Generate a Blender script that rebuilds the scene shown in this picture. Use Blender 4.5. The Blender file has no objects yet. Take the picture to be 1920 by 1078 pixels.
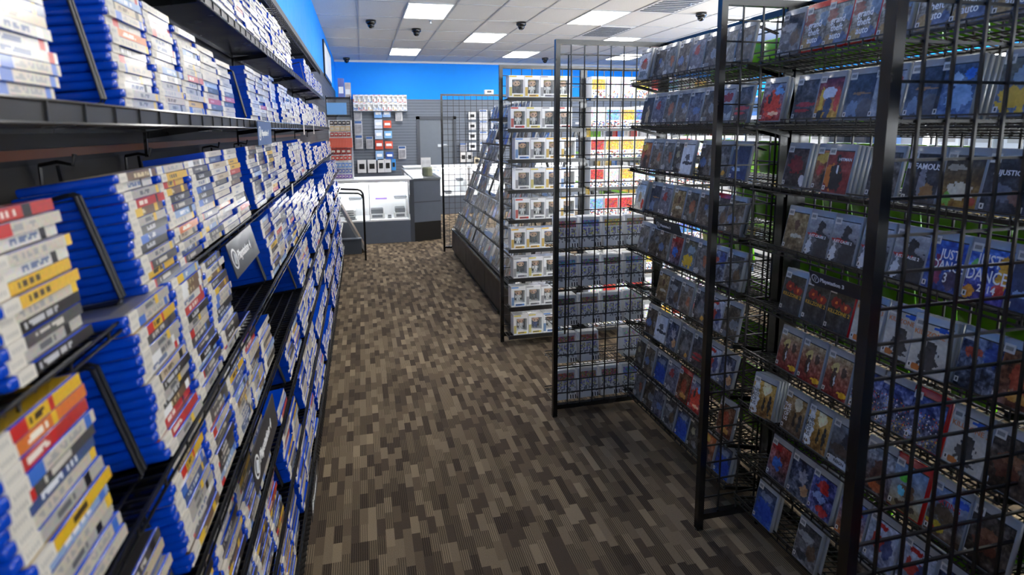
import bpy, bmesh, math, random
import numpy as np
from mathutils import Matrix, Vector

S = bpy.context.scene
COL = S.collection
R = random.Random(7)

# ------------------------------------------------------------------ camera
F_PX, CX, CY = 1057.11, 925.62, 393.02
PITCH, YAW, ROLL, EYE = 0.14144, 0.22809, -0.00772, 1.6604
fw = Vector((math.sin(YAW)*math.cos(PITCH), math.cos(YAW)*math.cos(PITCH), -math.sin(PITCH)))
rt = Vector((math.cos(YAW), -math.sin(YAW), 0))
up = rt.cross(fw)
c_, s_ = math.cos(ROLL), math.sin(ROLL)
rc, uc = rt*c_ + up*s_, up*c_ - rt*s_
cam_d = bpy.data.cameras.new('camera')
cam = bpy.data.objects.new('camera', cam_d)
COL.objects.link(cam)
M = Matrix((rc, uc, -fw)).transposed().to_4x4()
M.translation = Vector((0, 0, EYE))
cam.matrix_world = M
cam_d.sensor_fit = 'HORIZONTAL'
cam_d.sensor_width = 36.0
cam_d.lens = F_PX/1920*36
cam_d.shift_x = (960-CX)/1920
cam_d.shift_y = -(539-CY)/1920
cam_d.clip_start = 0.02
cam_d.clip_end = 60
cam_d.dof.use_dof = True
cam_d.dof.focus_distance = 3.6
cam_d.dof.aperture_fstop = 4.5
S.camera = cam

# ------------------------------------------------------------------ exposure, world
S.view_settings.view_transform = 'Standard'
S.view_settings.look = 'None'
S.view_settings.exposure = 0.88
S.view_settings.gamma = 1.0
S.view_settings.use_curve_mapping = False
LAMP = 13.0           # ceiling panel emission
LAMP_COL = (1.0, 0.97, 0.92)
W = bpy.data.worlds.new('sky')
S.world = W
W.use_nodes = True
W.node_tree.nodes['Background'].inputs[0].default_value = (0.92, 0.96, 1.0, 1)
W.node_tree.nodes['Background'].inputs[1].default_value = 11.0

# ------------------------------------------------------------------ room numbers
XL, XR, YB, YF, ZC = -0.60, 8.6, 15.35, -4.5, 3.457

# ------------------------------------------------------------------ materials
def srgb(*c):
    return tuple(((v/255)/12.92 if v <= 10 else (((v/255)+0.055)/1.055)**2.4) for v in c)

MATS = {}
def mat(name, col=(128, 128, 128), rough=0.5, metal=0.0, coat=0.0, spec=0.5, trans=0.0, emit=0.0,
        attr=False, alpha=1.0, bump=None, var=0.0):
    if name in MATS:
        return MATS[name]
    m = bpy.data.materials.new(name)
    m.use_nodes = True
    nt = m.node_tree
    b = nt.nodes['Principled BSDF']
    c = srgb(*col)
    b.inputs['Base Color'].default_value = (*c, 1)
    b.inputs['Roughness'].default_value = rough
    b.inputs['Metallic'].default_value = metal
    b.inputs['Coat Weight'].default_value = coat
    b.inputs['Coat Roughness'].default_value = 0.12
    b.inputs['Specular IOR Level'].default_value = spec
    b.inputs['Transmission Weight'].default_value = trans
    b.inputs['Alpha'].default_value = alpha
    if emit:
        b.inputs['Emission Color'].default_value = (*c, 1)
        b.inputs['Emission Strength'].default_value = emit
    src = None
    if attr:
        a = nt.nodes.new('ShaderNodeVertexColor')
        a.layer_name = 'Col'
        nt.links.new(a.outputs['Color'], b.inputs['Base Color'])
        src = a.outputs['Color']
    if var:
        tc = nt.nodes.new('ShaderNodeTexCoord')
        n = nt.nodes.new('ShaderNodeTexNoise')
        n.inputs['Scale'].default_value = 9
        n.inputs['Detail'].default_value = 5
        nt.links.new(tc.outputs['Object'], n.inputs['Vector'])
        mr = nt.nodes.new('ShaderNodeMapRange')
        mr.inputs['From Min'].default_value = 0.3
        mr.inputs['From Max'].default_value = 0.7
        mr.inputs['To Min'].default_value = 1-var
        mr.inputs['To Max'].default_value = 1+var
        nt.links.new(n.outputs['Fac'], mr.inputs['Value'])
        mx = nt.nodes.new('ShaderNodeMix')
        mx.data_type = 'RGBA'
        mx.blend_type = 'MULTIPLY'
        mx.inputs['Factor'].default_value = 1
        mx.inputs['A'].default_value = (*c, 1)
        if src:
            nt.links.new(src, mx.inputs['A'])
        nt.links.new(mr.outputs['Result'], mx.inputs['B'])
        nt.links.new(mx.outputs['Result'], b.inputs['Base Color'])
        mr2 = nt.nodes.new('ShaderNodeMapRange')
        mr2.inputs['To Min'].default_value = max(0.03, rough-0.12)
        mr2.inputs['To Max'].default_value = min(1, rough+0.12)
        nt.links.new(n.outputs['Fac'], mr2.inputs['Value'])
        nt.links.new(mr2.outputs['Result'], b.inputs['Roughness'])
    if bump:
        tc = nt.nodes.new('ShaderNodeTexCoord')
        n = nt.nodes.new('ShaderNodeTexNoise')
        n.inputs['Scale'].default_value = bump[0]
        nt.links.new(tc.outputs['Object'], n.inputs['Vector'])
        bp = nt.nodes.new('ShaderNodeBump')
        bp.inputs['Strength'].default_value = bump[1]
        bp.inputs['Distance'].default_value = 0.002
        nt.links.new(n.outputs['Fac'], bp.inputs['Height'])
        nt.links.new(bp.outputs['Normal'], b.inputs['Normal'])
    MATS[name] = m
    return m

m_black = mat('black_powder_coat', (13, 14, 17), 0.24, 0.0, spec=0.6, var=0.1)
m_wire = mat('black_wire', (18, 18, 20), 0.35, spec=0.6)
m_rail = mat('glossy_black_rail', (40, 41, 44), 0.18, metal=0.6)
m_deck = mat('shelf_wire', (14, 14, 16), 0.4, spec=0.5)
m_blue = mat('blue_case_plastic', (3, 66, 190), 0.22, coat=0.15, var=0.12)
m_clear = mat('clear_case_plastic', (158, 160, 162), 0.25, coat=0.25, var=0.12)
m_red = mat('red_case_plastic', (190, 22, 28), 0.25, coat=0.4, var=0.1)
m_green = mat('green_case_plastic', (96, 168, 18), 0.25, coat=0.3, var=0.1)
m_whitep = mat('white_case_plastic', (236, 236, 236), 0.3, coat=0.3, var=0.03)
m_label = mat('white_label', (218, 212, 201), 0.55, var=0.05)
m_art = mat('printed_insert', attr=True, rough=0.28, coat=0.35)
m_artc = mat('printed_cover_under_plastic', attr=True, rough=0.42, coat=0.1, spec=0.35)
m_paper = mat('printed_card', attr=True, rough=0.5)
m_white = mat('white_board', (246, 248, 250), 0.4)
m_grey = mat('grey_laminate', (98, 106, 120), 0.45, var=0.04)
m_greyd = mat('dark_grey_laminate', (70, 76, 86), 0.5, var=0.04)
m_kick = mat('black_kick_board', (20, 18, 17), 0.6)
m_silver = mat('brushed_metal', (190, 195, 200), 0.3, 0.9)
m_text_w = mat('white_print', (245, 245, 245), 0.5)
m_text_y = mat('yellow_print', (214, 160, 30), 0.5)
m_text_r = mat('red_print', (196, 40, 34), 0.5)
m_text_o = mat('orange_print', (214, 120, 50), 0.5)
m_text_k = mat('black_print', (20, 20, 22), 0.5)
m_tag = mat('dark_sign_card', (38, 42, 52), 0.35, coat=0.3)
m_tagb = mat('blue_sign_card', (50, 90, 150), 0.35, coat=0.3)
m_wood = mat('brown_board', (92, 78, 66), 0.5, var=0.15)
m_base = mat('dark_wood_base', (44, 38, 36), 0.5, var=0.15)
m_dome = mat('black_dome', (14, 14, 16), 0.15, coat=0.5)
m_lamp = mat('lit_panel', (255, 255, 255), 0.5)
_b = m_lamp.node_tree.nodes['Principled BSDF']
_b.inputs['Emission Color'].default_value = (*LAMP_COL, 1)
_b.inputs['Emission Strength'].default_value = LAMP
m_tube = mat('lit_tube', (255, 255, 255), 0.5, emit=45)
m_trim = mat('white_trim', (222, 222, 222), 0.5)
m_doorm = mat('door_paint', (108, 116, 126), 0.45, var=0.03)
m_doorf = mat('door_frame_paint', (70, 75, 84), 0.45)
m_orange = mat('orange_strip', (150, 80, 24), 0.4)
m_skin = mat('vinyl_skin', (222, 178, 146), 0.35)
m_glass = bpy.data.materials.new('showcase_glass')
m_glass.use_nodes = True
_n = m_glass.node_tree
_b = _n.nodes['Principled BSDF']
_b.inputs['Base Color'].default_value = (0.9, 0.97, 0.97, 1)
_b.inputs['Roughness'].default_value = 0.02
_b.inputs['Alpha'].default_value = 0.12

# wall paint (blue), slatwall, ceiling, carpet
m_bluewall = mat('blue_wall_paint', (14, 146, 250), 0.6, spec=0.25, bump=(180, 0.05), var=0.02)

def slat_material(name, c1, c2, pitch):
    m = bpy.data.materials.new(name)
    m.use_nodes = True
    nt = m.node_tree
    b = nt.nodes['Principled BSDF']
    b.inputs['Roughness'].default_value = 0.5
    tc = nt.nodes.new('ShaderNodeTexCoord')
    sp = nt.nodes.new('ShaderNodeSeparateXYZ')
    nt.links.new(tc.outputs['Object'], sp.inputs[0])
    d = nt.nodes.new('ShaderNodeMath'); d.operation = 'DIVIDE'
    nt.links.new(sp.outputs['Z'], d.inputs[0]); d.inputs[1].default_value = pitch
    f = nt.nodes.new('ShaderNodeMath'); f.operation = 'FRACT'
    nt.links.new(d.outputs[0], f.inputs[0])
    g = nt.nodes.new('ShaderNodeMath'); g.operation = 'LESS_THAN'
    nt.links.new(f.outputs[0], g.inputs[0]); g.inputs[1].default_value = 0.13
    n = nt.nodes.new('ShaderNodeTexNoise'); n.inputs['Scale'].default_value = 3
    nt.links.new(tc.outputs['Object'], n.inputs['Vector'])
    mx = nt.nodes.new('ShaderNodeMix'); mx.data_type = 'RGBA'
    nt.links.new(g.outputs[0], mx.inputs['Factor'])
    mx.inputs['A'].default_value = (*srgb(*c1), 1)
    mx.inputs['B'].default_value = (*srgb(*c2), 1)
    nt.links.new(mx.outputs['Result'], b.inputs['Base Color'])
    bp = nt.nodes.new('ShaderNodeBump'); bp.inputs['Strength'].default_value = 0.6
    bp.inputs['Distance'].default_value = 0.01; bp.invert = True
    nt.links.new(g.outputs[0], bp.inputs['Height'])
    nt.links.new(bp.outputs['Normal'], b.inputs['Normal'])
    return m
m_slat = slat_material('grey_slatwall', (108, 116, 128), (62, 67, 76), 0.0762)
m_slatd = slat_material('dark_slatwall', (52, 50, 50), (24, 23, 23), 0.0762)

def carpet_material():
    m = bpy.data.materials.new('carpet_tiles')
    m.use_nodes = True
    nt = m.node_tree
    L = nt.links.new
    b = nt.nodes['Principled BSDF']
    b.inputs['Roughness'].default_value = 0.95
    b.inputs['Specular IOR Level'].default_value = 0.15
    tc = nt.nodes.new('ShaderNodeTexCoord')
    sp = nt.nodes.new('ShaderNodeSeparateXYZ')
    L(tc.outputs['Object'], sp.inputs[0])
    def math_(op, a, bb=None, c=None):
        n = nt.nodes.new('ShaderNodeMath'); n.operation = op
        for i, v in enumerate((a, bb, c)):
            if v is None: continue
            if isinstance(v, (int, float)): n.inputs[i].default_value = v
            else: L(v, n.inputs[i])
        return n.outputs[0]
    # columns of strips running away from the camera, each column offset and cut in lengths
    px = math_('DIVIDE', sp.outputs['X'], 0.035)
    ci = math_('FLOOR', px)
    wn0 = nt.nodes.new('ShaderNodeTexWhiteNoise'); wn0.noise_dimensions = '1D'
    L(ci, wn0.inputs['W'])
    py = math_('DIVIDE', sp.outputs['Y'], 0.105)
    # rows in half-offset bands
    off = math_('MULTIPLY', math_('FLOOR', math_('DIVIDE', px, 3.0)), 0.5)
    py2 = math_('ADD', py, math_('ADD', off, math_('MULTIPLY', math_('FLOOR', math_('MULTIPLY', wn0.outputs['Value'], 2.99)), 0.3333)))
    ri = math_('FLOOR', py2)
    cb = nt.nodes.new('ShaderNodeCombineXYZ')
    L(ci, cb.inputs[0]); L(ri, cb.inputs[1])
    wn = nt.nodes.new('ShaderNodeTexWhiteNoise'); wn.noise_dimensions = '2D'
    L(cb.outputs[0], wn.inputs['Vector'])
    cr = nt.nodes.new('ShaderNodeValToRGB')
    cr.color_ramp.interpolation = 'CONSTANT'
    e = cr.color_ramp.elements
    cols = [(0.0, (68, 58, 49)), (0.25, (84, 73, 60)), (0.46, (98, 86, 70)), (0.65, (108, 95, 78)), (0.88, (120, 106, 87))]
    e[0].position, e[0].color = 0.0, (*srgb(*cols[0][1]), 1)
    e[1].position, e[1].color = cols[1][0], (*srgb(*cols[1][1]), 1)
    for p_, c in cols[2:]:
        q = e.new(p_); q.color = (*srgb(*c), 1)
    L(wn.outputs['Value'], cr.inputs[0])
    # fine ribs along the strips, strong in some strips only
    rib = math_('FRACT', math_('DIVIDE', sp.outputs['X'], 0.0085))
    rib = math_('LESS_THAN', rib, 0.38)
    wn2 = nt.nodes.new('ShaderNodeTexWhiteNoise'); wn2.noise_dimensions = '3D'
    cb2 = nt.nodes.new('ShaderNodeCombineXYZ')
    L(ci, cb2.inputs[0]); L(ri, cb2.inputs[1]); cb2.inputs[2].default_value = 4.3
    L(cb2.outputs[0], wn2.inputs['Vector'])
    amt = math_('MULTIPLY', math_('GREATER_THAN', wn2.outputs['Value'], 0.4), 0.75)
    k = math_('SUBTRACT', 1.2, math_('MULTIPLY', rib, amt))
    nz = nt.nodes.new('ShaderNodeTexNoise'); nz.inputs['Scale'].default_value = 260
    L(tc.outputs['Object'], nz.inputs['Vector'])
    k2 = math_('MULTIPLY', k, math_('ADD', 0.7, math_('MULTIPLY', nz.outputs['Fac'], 0.6)))
    mx = nt.nodes.new('ShaderNodeMix'); mx.data_type = 'RGBA'; mx.blend_type = 'MULTIPLY'
    mx.inputs['Factor'].default_value = 1
    L(cr.outputs[0], mx.inputs['A']); L(k2, mx.inputs['B'])
    L(mx.outputs['Result'], b.inputs['Base Color'])
    bp = nt.nodes.new('ShaderNodeBump'); bp.inputs['Strength'].default_value = 0.5; bp.inputs['Distance'].default_value = 0.003
    L(nz.outputs['Fac'], bp.inputs['Height']); L(bp.outputs['Normal'], b.inputs['Normal'])
    return m
m_carpet = carpet_material()

def ceiling_material():
    m = bpy.data.materials.new('ceiling_tiles')
    m.use_nodes = True
    nt = m.node_tree; L = nt.links.new
    b = nt.nodes['Principled BSDF']; b.inputs['Roughness'].default_value = 0.9
    tc = nt.nodes.new('ShaderNodeTexCoord')
    n = nt.nodes.new('ShaderNodeTexNoise'); n.inputs['Scale'].default_value = 90; n.inputs['Detail'].default_value = 6
    L(tc.outputs['Object'], n.inputs['Vector'])
    cr = nt.nodes.new('ShaderNodeValToRGB')
    cr.color_ramp.elements[0].position = 0.3; cr.color_ramp.elements[0].color = (*srgb(206, 202, 196), 1)
    cr.color_ramp.elements[1].position = 0.6; cr.color_ramp.elements[1].color = (*srgb(224, 220, 214), 1)
    L(n.outputs['Fac'], cr.inputs[0]); L(cr.outputs[0], b.inputs['Base Color'])
    return m
m_ceil = ceiling_material()
m_tbar = mat('ceiling_grid_paint', (176, 176, 178), 0.5)

# ------------------------------------------------------------------ mesh builder
class MB:
    def __init__(s):
        s.v, s.f, s.mi, s.c, s.mats = [], [], [], [], []
    def m(s, mt):
        if mt not in s.mats: s.mats.append(mt)
        return s.mats.index(mt)
    def box(s, lo, hi, mt, col=None, T=None):
        k = len(s.v)
        P = [(x, y, z) for z in (lo[2], hi[2]) for y in (lo[1], hi[1]) for x in (lo[0], hi[0])]
        if T is not None: P = [tuple(T @ Vector(p)) for p in P]
        s.v += P
        i = s.m(mt)
        for q in ((0, 2, 3, 1), (4, 5, 7, 6), (0, 1, 5, 4), (2, 6, 7, 3), (0, 4, 6, 2), (1, 3, 7, 5)):
            s.f.append(tuple(k+j for j in q)); s.mi.append(i); s.c.append(col)
    def quad(s, pts, mt, col=None):
        k = len(s.v); s.v += [tuple(p) for p in pts]
        s.f.append(tuple(range(k, k+len(pts)))); s.mi.append(s.m(mt)); s.c.append(col)
    def bar(s, a, b, w, mt, h=None, col=None):
        """square bar from a to b, w wide (h high)"""
        a, b = Vector(a), Vector(b)
        d = (b-a)
        if d.length < 1e-6: return
        d.normalize()
        r = Vector((0, 0, 1)) if abs(d.z) < 0.9 else Vector((0, 1, 0))
        x = d.cross(r).normalized(); y = x.cross(d).normalized()
        h = h or w
        k = len(s.v)
        for p in (a, b):
            for i, j in ((-1, -1), (1, -1), (1, 1), (-1, 1)):
                s.v.append(tuple(p + x*(i*w/2) + y*(j*h/2)))
        i = s.m(mt)
        for q in ((0, 3, 2, 1), (4, 5, 6, 7), (0, 1, 5, 4), (1, 2, 6, 5), (2, 3, 7, 6), (3, 0, 4, 7)):
            s.f.append(tuple(k+j for j in q)); s.mi.append(i); s.c.append(col)
    def tube(s, pts, r, mt, n=8, col=None):
        pts = [Vector(p) for p in pts]
        k = len(s.v); i = s.m(mt)
        ref = Vector((0.13, 0.2, 0.97)).normalized()
        for j, p in enumerate(pts):
            d = (pts[min(j+1, len(pts)-1)] - pts[max(j-1, 0)]).normalized()
            if abs(d.dot(ref)) > 0.98: rr = Vector((1, 0, 0))
            else: rr = ref
            x = d.cross(rr).normalized(); y = d.cross(x)
            for t in range(n):
                a = 2*math.pi*t/n
                s.v.append(tuple(p + (x*math.cos(a) + y*math.sin(a))*r))
        for j in range(len(pts)-1):
            for t in range(n):
                a, b = k+j*n+t, k+j*n+(t+1) % n
                s.f.append((a, b, b+n, a+n)); s.mi.append(i); s.c.append(col)
        s.f.append(tuple(k+t for t in reversed(range(n)))); s.mi.append(i); s.c.append(col)
        s.f.append(tuple(k+(len(pts)-1)*n+t for t in range(n))); s.mi.append(i); s.c.append(col)
    def lathe(s, prof, c, mt, n=20, axis='z', col=None):
        k = len(s.v); i = s.m(mt)
        for r, z in prof:
            for t in range(n):
                a = 2*math.pi*t/n
                s.v.append((c[0]+r*math.cos(a), c[1]+r*math.sin(a), c[2]+z))
        for j in range(len(prof)-1):
            for t in range(n):
                a, b = k+j*n+t, k+j*n+(t+1) % n
                s.f.append((a, b, b+n, a+n)); s.mi.append(i); s.c.append(col)
        s.f.append(tuple(k+t for t in reversed(range(n)))); s.mi.append(i); s.c.append(col)
        s.f.append(tuple(k+(len(prof)-1)*n+t for t in range(n))); s.mi.append(i); s.c.append(col)
    def raster(s, arr, o, ux, uy, mt):
        """colour grid arr[h][w] (row 0 on top) on the plane o + u*ux + v*uy (o = bottom left)"""
        h, w = len(arr), len(arr[0])
        o, ux, uy = Vector(o), Vector(ux), Vector(uy)
        k = len(s.v)
        for j in range(h+1):
            for i in range(w+1):
                s.v.append(tuple(o + ux*(i/w) + uy*(1-j/h)))
        mi = s.m(mt)
        for j in range(h):
            for i in range(w):
                a = k+j*(w+1)+i
                s.f.append((a+w+1, a+w+2, a+1, a)); s.mi.append(mi); s.c.append(tuple(arr[j][i]))
    def mesh(s, name, smooth=False):
        me = bpy.data.meshes.new(name)
        me.from_pydata(s.v, [], s.f)
        for m_ in s.mats: me.materials.append(m_)
        me.polygons.foreach_set('material_index', s.mi)
        if any(c is not None for c in s.c):
            at = me.color_attributes.new('Col', 'FLOAT_COLOR', 'CORNER')
            buf = np.ones((len(me.loops), 4), dtype=np.float32)
            li = 0
            for f, c in zip(s.f, s.c):
                n = len(f)
                if c is not None: buf[li:li+n, :3] = c
                li += n
            at.data.foreach_set('color', buf.ravel())
        if smooth:
            me.polygons.foreach_set('use_smooth', [True]*len(me.polygons))
        me.update()
        return me

def link(o, parent=None):
    COL.objects.link(o)
    if parent is not None: o.parent = parent
    return o
def part(name, data, parent, loc=(0, 0, 0), rot=(0, 0, 0), label=None):
    me = data.mesh(name) if isinstance(data, MB) else data
    o = bpy.data.objects.new(name, me)
    o.location = loc; o.rotation_euler = rot
    link(o, parent)
    if label: o['label'] = label
    return o
def tag(o, label, cat, group=None, kind=None):
    o['label'] = label; o['category'] = cat
    if group: o['group'] = group
    if kind: o['kind'] = kind
    return o
def thing(name, label, cat, loc=(0, 0, 0), rot=(0, 0, 0), group=None, data=None):
    me = data.mesh(name) if isinstance(data, MB) else data
    o = bpy.data.objects.new(name, me)
    o.location = loc; o.rotation_euler = rot
    link(o)
    return tag(o, label, cat, group)
def struct(name, data, smooth=False):
    o = bpy.data.objects.new(name, data.mesh(name) if isinstance(data, MB) else data)
    link(o); o['kind'] = 'structure'
    return o
def rounded_box(name, sx, sy, sz, bev, seg, mt, origin):
    """bevelled box; origin = corner offset (lo)"""
    bm = bmesh.new()
    bmesh.ops.create_cube(bm, size=1)
    for v in bm.verts:
        v.co = Vector(((v.co.x+0.5)*sx+origin[0], (v.co.y+0.5)*sy+origin[1], (v.co.z+0.5)*sz+origin[2]))
    bmesh.ops.bevel(bm, geom=bm.edges[:], offset=bev, segments=seg, affect='EDGES', profile=0.6)
    me = bpy.data.meshes.new(name)
    bm.to_mesh(me); bm.free()
    me.materials.append(mt)
    me.polygons.foreach_set('use_smooth', [True]*len(me.polygons))
    return me
def text_mesh(txt, size, mt, depth=0.0006, align='CENTER', sx=1.0, bold=0.0, lines=0.85):
    cu = bpy.data.curves.new('t', 'FONT')
    cu.body = txt; cu.size = size; cu.align_x = align; cu.align_y = 'CENTER'
    cu.extrude = depth; cu.offset = bold; cu.space_line = lines
    cu.resolution_u = 2
    o = bpy.data.objects.new('t', cu); COL.objects.link(o)
    dg = bpy.context.evaluated_depsgraph_get()
    me = bpy.data.meshes.new_from_object(o.evaluated_get(dg))
    bpy.data.objects.remove(o); bpy.data.curves.remove(cu)
    for v in me.vertices: v.co.x *= sx
    me.materials.clear(); me.materials.append(mt)
    return me

# ================================================================== ROOM SHELL
b = MB(); b.box((XL-0.1, YF-0.1, -0.1), (XR+0.1, YB+0.1, 0), m_carpet); struct('floor', b)
b = MB(); b.box((XL-0.1, YF-0.1, ZC), (XR+0.1, YB+0.1, ZC+0.1), m_ceil); struct('ceiling', b)
b = MB()
TX, TY, TX0, TY0 = 0.695, 1.15, 0.03, 1.47
n = int((XL-TX0)//TX)
x = TX0 + n*TX
while x < XR:
    if x > XL+0.02: b.box((x-0.012, YF, ZC-0.006), (x+0.012, YB, ZC+0.001), m_tbar)
    x += TX
y = TY0 - 5*TY
while y < YB:
    if y > YF: b.box((XL, y-0.012, ZC-0.006), (XR, y+0.012, ZC+0.001), m_tbar)
    y += TY
struct('trim_1', b)
b = MB()
b.box((XL-0.1, YF, 0), (XL, YB, 2.66), m_slatd); b.box((XL-0.1, YF, 2.66), (XL, YB, ZC), m_bluewall)
struct('wall_left', b)
b = MB()
DX0, DX1, DZ = 1.45, 2.53, 2.02
b.box((XL-0.1, YB, 0), (DX0, YB+0.1, 2.466), m_slat)
b.box((DX1, YB, 0), (XR+0.1, YB+0.1, 2.466), m_slat)
b.box((DX0, YB, DZ), (DX1, YB+0.1, 2.466), m_slat)
b.box((XL-0.1, YB, 2.466), (XR+0.1, YB+0.1, ZC), m_bluewall)
struct('wall_back', b)
b = MB(); b.box((XL, YB-0.035, ZC-0.055), (XR, YB, ZC-0.004), m_trim); struct('trim_2', b)
b = MB()
# right wall with shop windows
b.box((XR, YF, 0), (XR+0.1, YB, 0.7), m_trim)
b.box((XR, YF, 2.75), (XR+0.1, YB, ZC), m_bluewall)
ywin = [(-3.6, -0.9), (-0.5, 2.2), (2.6, 5.3), (5.7, 8.4)]
yy = YF
for a0, a1 in ywin:
    b.box((XR, yy, 0.7), (XR+0.1, a0, 2.75), m_trim); yy = a1
b.box((XR, yy, 0.7), (XR+0.1, YB, 2.75), m_bluewall)
struct('wall_right', b)
for i, (a0, a1) in enumerate(ywin):
    b = MB(); b.box((XR+0.04, a0, 0.7), (XR+0.05, a1, 2.75), m_glass)
    w = struct('window_%d' % (i+1), b)
    b = MB()
    for (p, q) in (((XR+0.02, a0, 0.7), (XR+0.07, a0+0.05, 2.75)), ((XR+0.02, a1-0.05, 0.7), (XR+0.07, a1, 2.75)),
                   ((XR+0.02, a0, 0.7), (XR+0.07, a1, 0.75)), ((XR+0.02, a0, 2.70), (XR+0.07, a1, 2.75)),
                   ((XR+0.02, (a0+a1)/2-0.02, 0.7), (XR+0.07, (a0+a1)/2+0.02, 2.75))):
        b.box(p, q, m_black)
    part('window_frame', b, w)
    ld = bpy.data.lights.new('daylight_portal', 'AREA')
    ld.shape = 'RECTANGLE'; ld.size = a1-a0; ld.size_y = 2.05
    ld.cycles.is_portal = True
    lo = bpy.data.objects.new('daylight_portal', ld); link(lo)
    lo.location = (XR+0.12, (a0+a1)/2, 1.72); lo.rotation_euler = (math.pi/2, 0, math.pi/2)
b = MB()
# shop front behind the camera: glass from the middle to the right
FX = [(2.1, 3.7), (3.85, 5.95), (6.1, 8.3)]
b.box((XL-0.1, YF-0.1, 0), (2.1, YF, ZC), m_trim)
b.box((2.1, YF-0.1, 0), (XR+0.1, YF, 0.25), m_trim); b.box((2.1, YF-0.1, 3.1), (XR+0.1, YF, ZC), m_trim)
b.box((3.7, YF-0.1, 0.25), (3.85, YF, 3.1), m_trim); b.box((5.95, YF-0.1, 0.25), (6.1, YF, 3.1), m_trim); b.box((8.3, YF-0.1, 0.25), (XR+0.1, YF, 3.1), m_trim)
struct('wall_front', b)
for i, (a0, a1) in enumerate(FX):
    b = MB(); b.box((a0, YF-0.06, 0.25), (a1, YF-0.05, 3.1), m_glass)
    w = struct('window_%d' % (i+5), b)
    b = MB()
    for (p, q) in (((a0, YF-0.07, 0.25), (a0+0.05, YF-0.02, 3.1)), ((a1-0.05, YF-0.07, 0.25), (a1, YF-0.02, 3.1)), ((a0, YF-0.07, 0.25), (a1, YF-0.02, 0.31)), ((a0, YF-0.07, 3.04), (a1, YF-0.02, 3.1))):
        b.box(p, q, m_black)
    part('window_frame', b, w)
    ld = bpy.data.lights.new('daylight_portal', 'AREA')
    ld.shape = 'RECTANGLE'; ld.size = a1-a0; ld.size_y = 2.85
    ld.cycles.is_portal = True
    lo = bpy.data.objects.new('daylight_portal', ld); link(lo)
    lo.location = ((a0+a1)/2, YF-0.12, 1.675); lo.rotation_euler = (math.pi/2, 0, math.pi)

# door in the back wall
b = MB()
b.box((DX0, YB-0.02, 0), (DX0+0.09, YB+0.03, DZ), m_doorf)
b.box((DX1-0.09, YB-0.02, 0), (DX1, YB+0.03, DZ), m_doorf)
b.box((DX0, YB-0.02, DZ-0.08), (DX1, YB+0.03, DZ), m_doorf)
d1 = struct('door_1', b)
b = MB(); b.box((DX0+0.09, YB+0.02, 0.01), (DX1-0.09, YB+0.06, DZ-0.08), m_doorm); part('door_leaf', b, d1)
b = MB()
b.box((2.02, YB-0.02, 1.20), (2.26, YB+0.02, 1.27), m_silver)
b.tube([(2.18, YB-0.02, 1.235), (2.18, YB-0.07, 1.235), (2.3, YB-0.07, 1.235)], 0.014, m_silver)
part('door_handle', b, d1)

# ------------------------------------------------------------------ ceiling fittings
lights = []
for k in range(-1, 2):
    for i in range(3):
        lights.append((0.725+2.78*i, 8.40+4.6*k))
        lights.append((2.115+2.78*i, 10.70+4.6*k))
        if k == -1 and i < 3: lights.append((2.115+2.78*i, 10.70-9.2))
protoL = None
desc = {}
def light_label(x, y):
    side = 'over the aisle' if x < 1.5 else ('right of the aisle' if x < 3 else ('over the racks' if x < 5 else 'on the far right side'))
    return 'square lit ceiling panel %s, about %d metres into the shop' % (side, round(y))
for (lx, ly) in lights:
    if protoL is None:
        b1 = MB()
        for lo, hi in (((-0.0, -0.0, -0.012), (0.67, 0.02, 0.0)), ((0, 1.09, -0.012), (0.67, 1.11, 0)), ((0, 0, -0.012), (0.02, 1.11, 0)), ((0.65, 0, -0.012), (0.67, 1.11, 0))):
            b1.box(lo, hi, m_trim)
        b2 = MB(); b2.box((0.02, 0.02, -0.009), (0.65, 1.09, -0.001), m_lamp)
        fr, df = b1.mesh('light_frame'), b2.mesh('light_diffuser')
        protoL = True
    t = thing('ceiling_light', light_label(lx, ly), 'ceiling light', (lx, ly, ZC-0.001), group='flat square ceiling light panels')
    part('frame', fr, t); part('diffuser', df, t)

# dome cameras
domes = [(0.231, 9.85, 'black dome camera left of the nearest aisle light panel'), (1.04, 10.5, 'black camera below the nearest aisle light panel'),
         (2.721, 9.55, 'black dome camera right of the middle light panel'), (5.3, 8.25, 'black dome camera over the wire racks on the right'),
         (4.65, 14.1, 'small black dome camera near the back wall, right side'), (-0.28, 14.9, 'black dome camera in the far left ceiling corner')]
base = MB(); base.lathe([(0.085, 0), (0.085, -0.045), (0.07, -0.06)], (0, 0, 0), m_dome)
bub = MB(); bub.lathe([(0.06, -0.058), (0.056, -0.09), (0.042, -0.115), (0.02, -0.128), (0.004, -0.13)], (0, 0, 0), m_dome)
bme, ume = base.mesh('dome_base', True), bub.mesh('dome_bubble', True)
for x, y, l in domes:
    t = thing('security_camera', l, 'security camera', (x, y, ZC-0.001), group='black dome cameras on the ceiling')
    part('mount', bme, t); part('dome', ume, t)
vent = MB()
vent.box((0, 0, -0.01), (0.66, 1.10, 0), m_trim)
for i in range(9): vent.box((0.05, 0.08+i*0.11, -0.016), (0.61, 0.13+i*0.11, -0.008), m_greyd)
vm = vent.mesh('vent')
for x, y, l in ((4.2, 9.6, 'slatted ceiling vent between two far light panels'), (4.2, 7.25, 'slatted ceiling vent above the wire racks, nearest the camera')):
    thing('ceiling_vent', l, 'vent', (x, y, ZC-0.001), data=vm)
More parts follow.
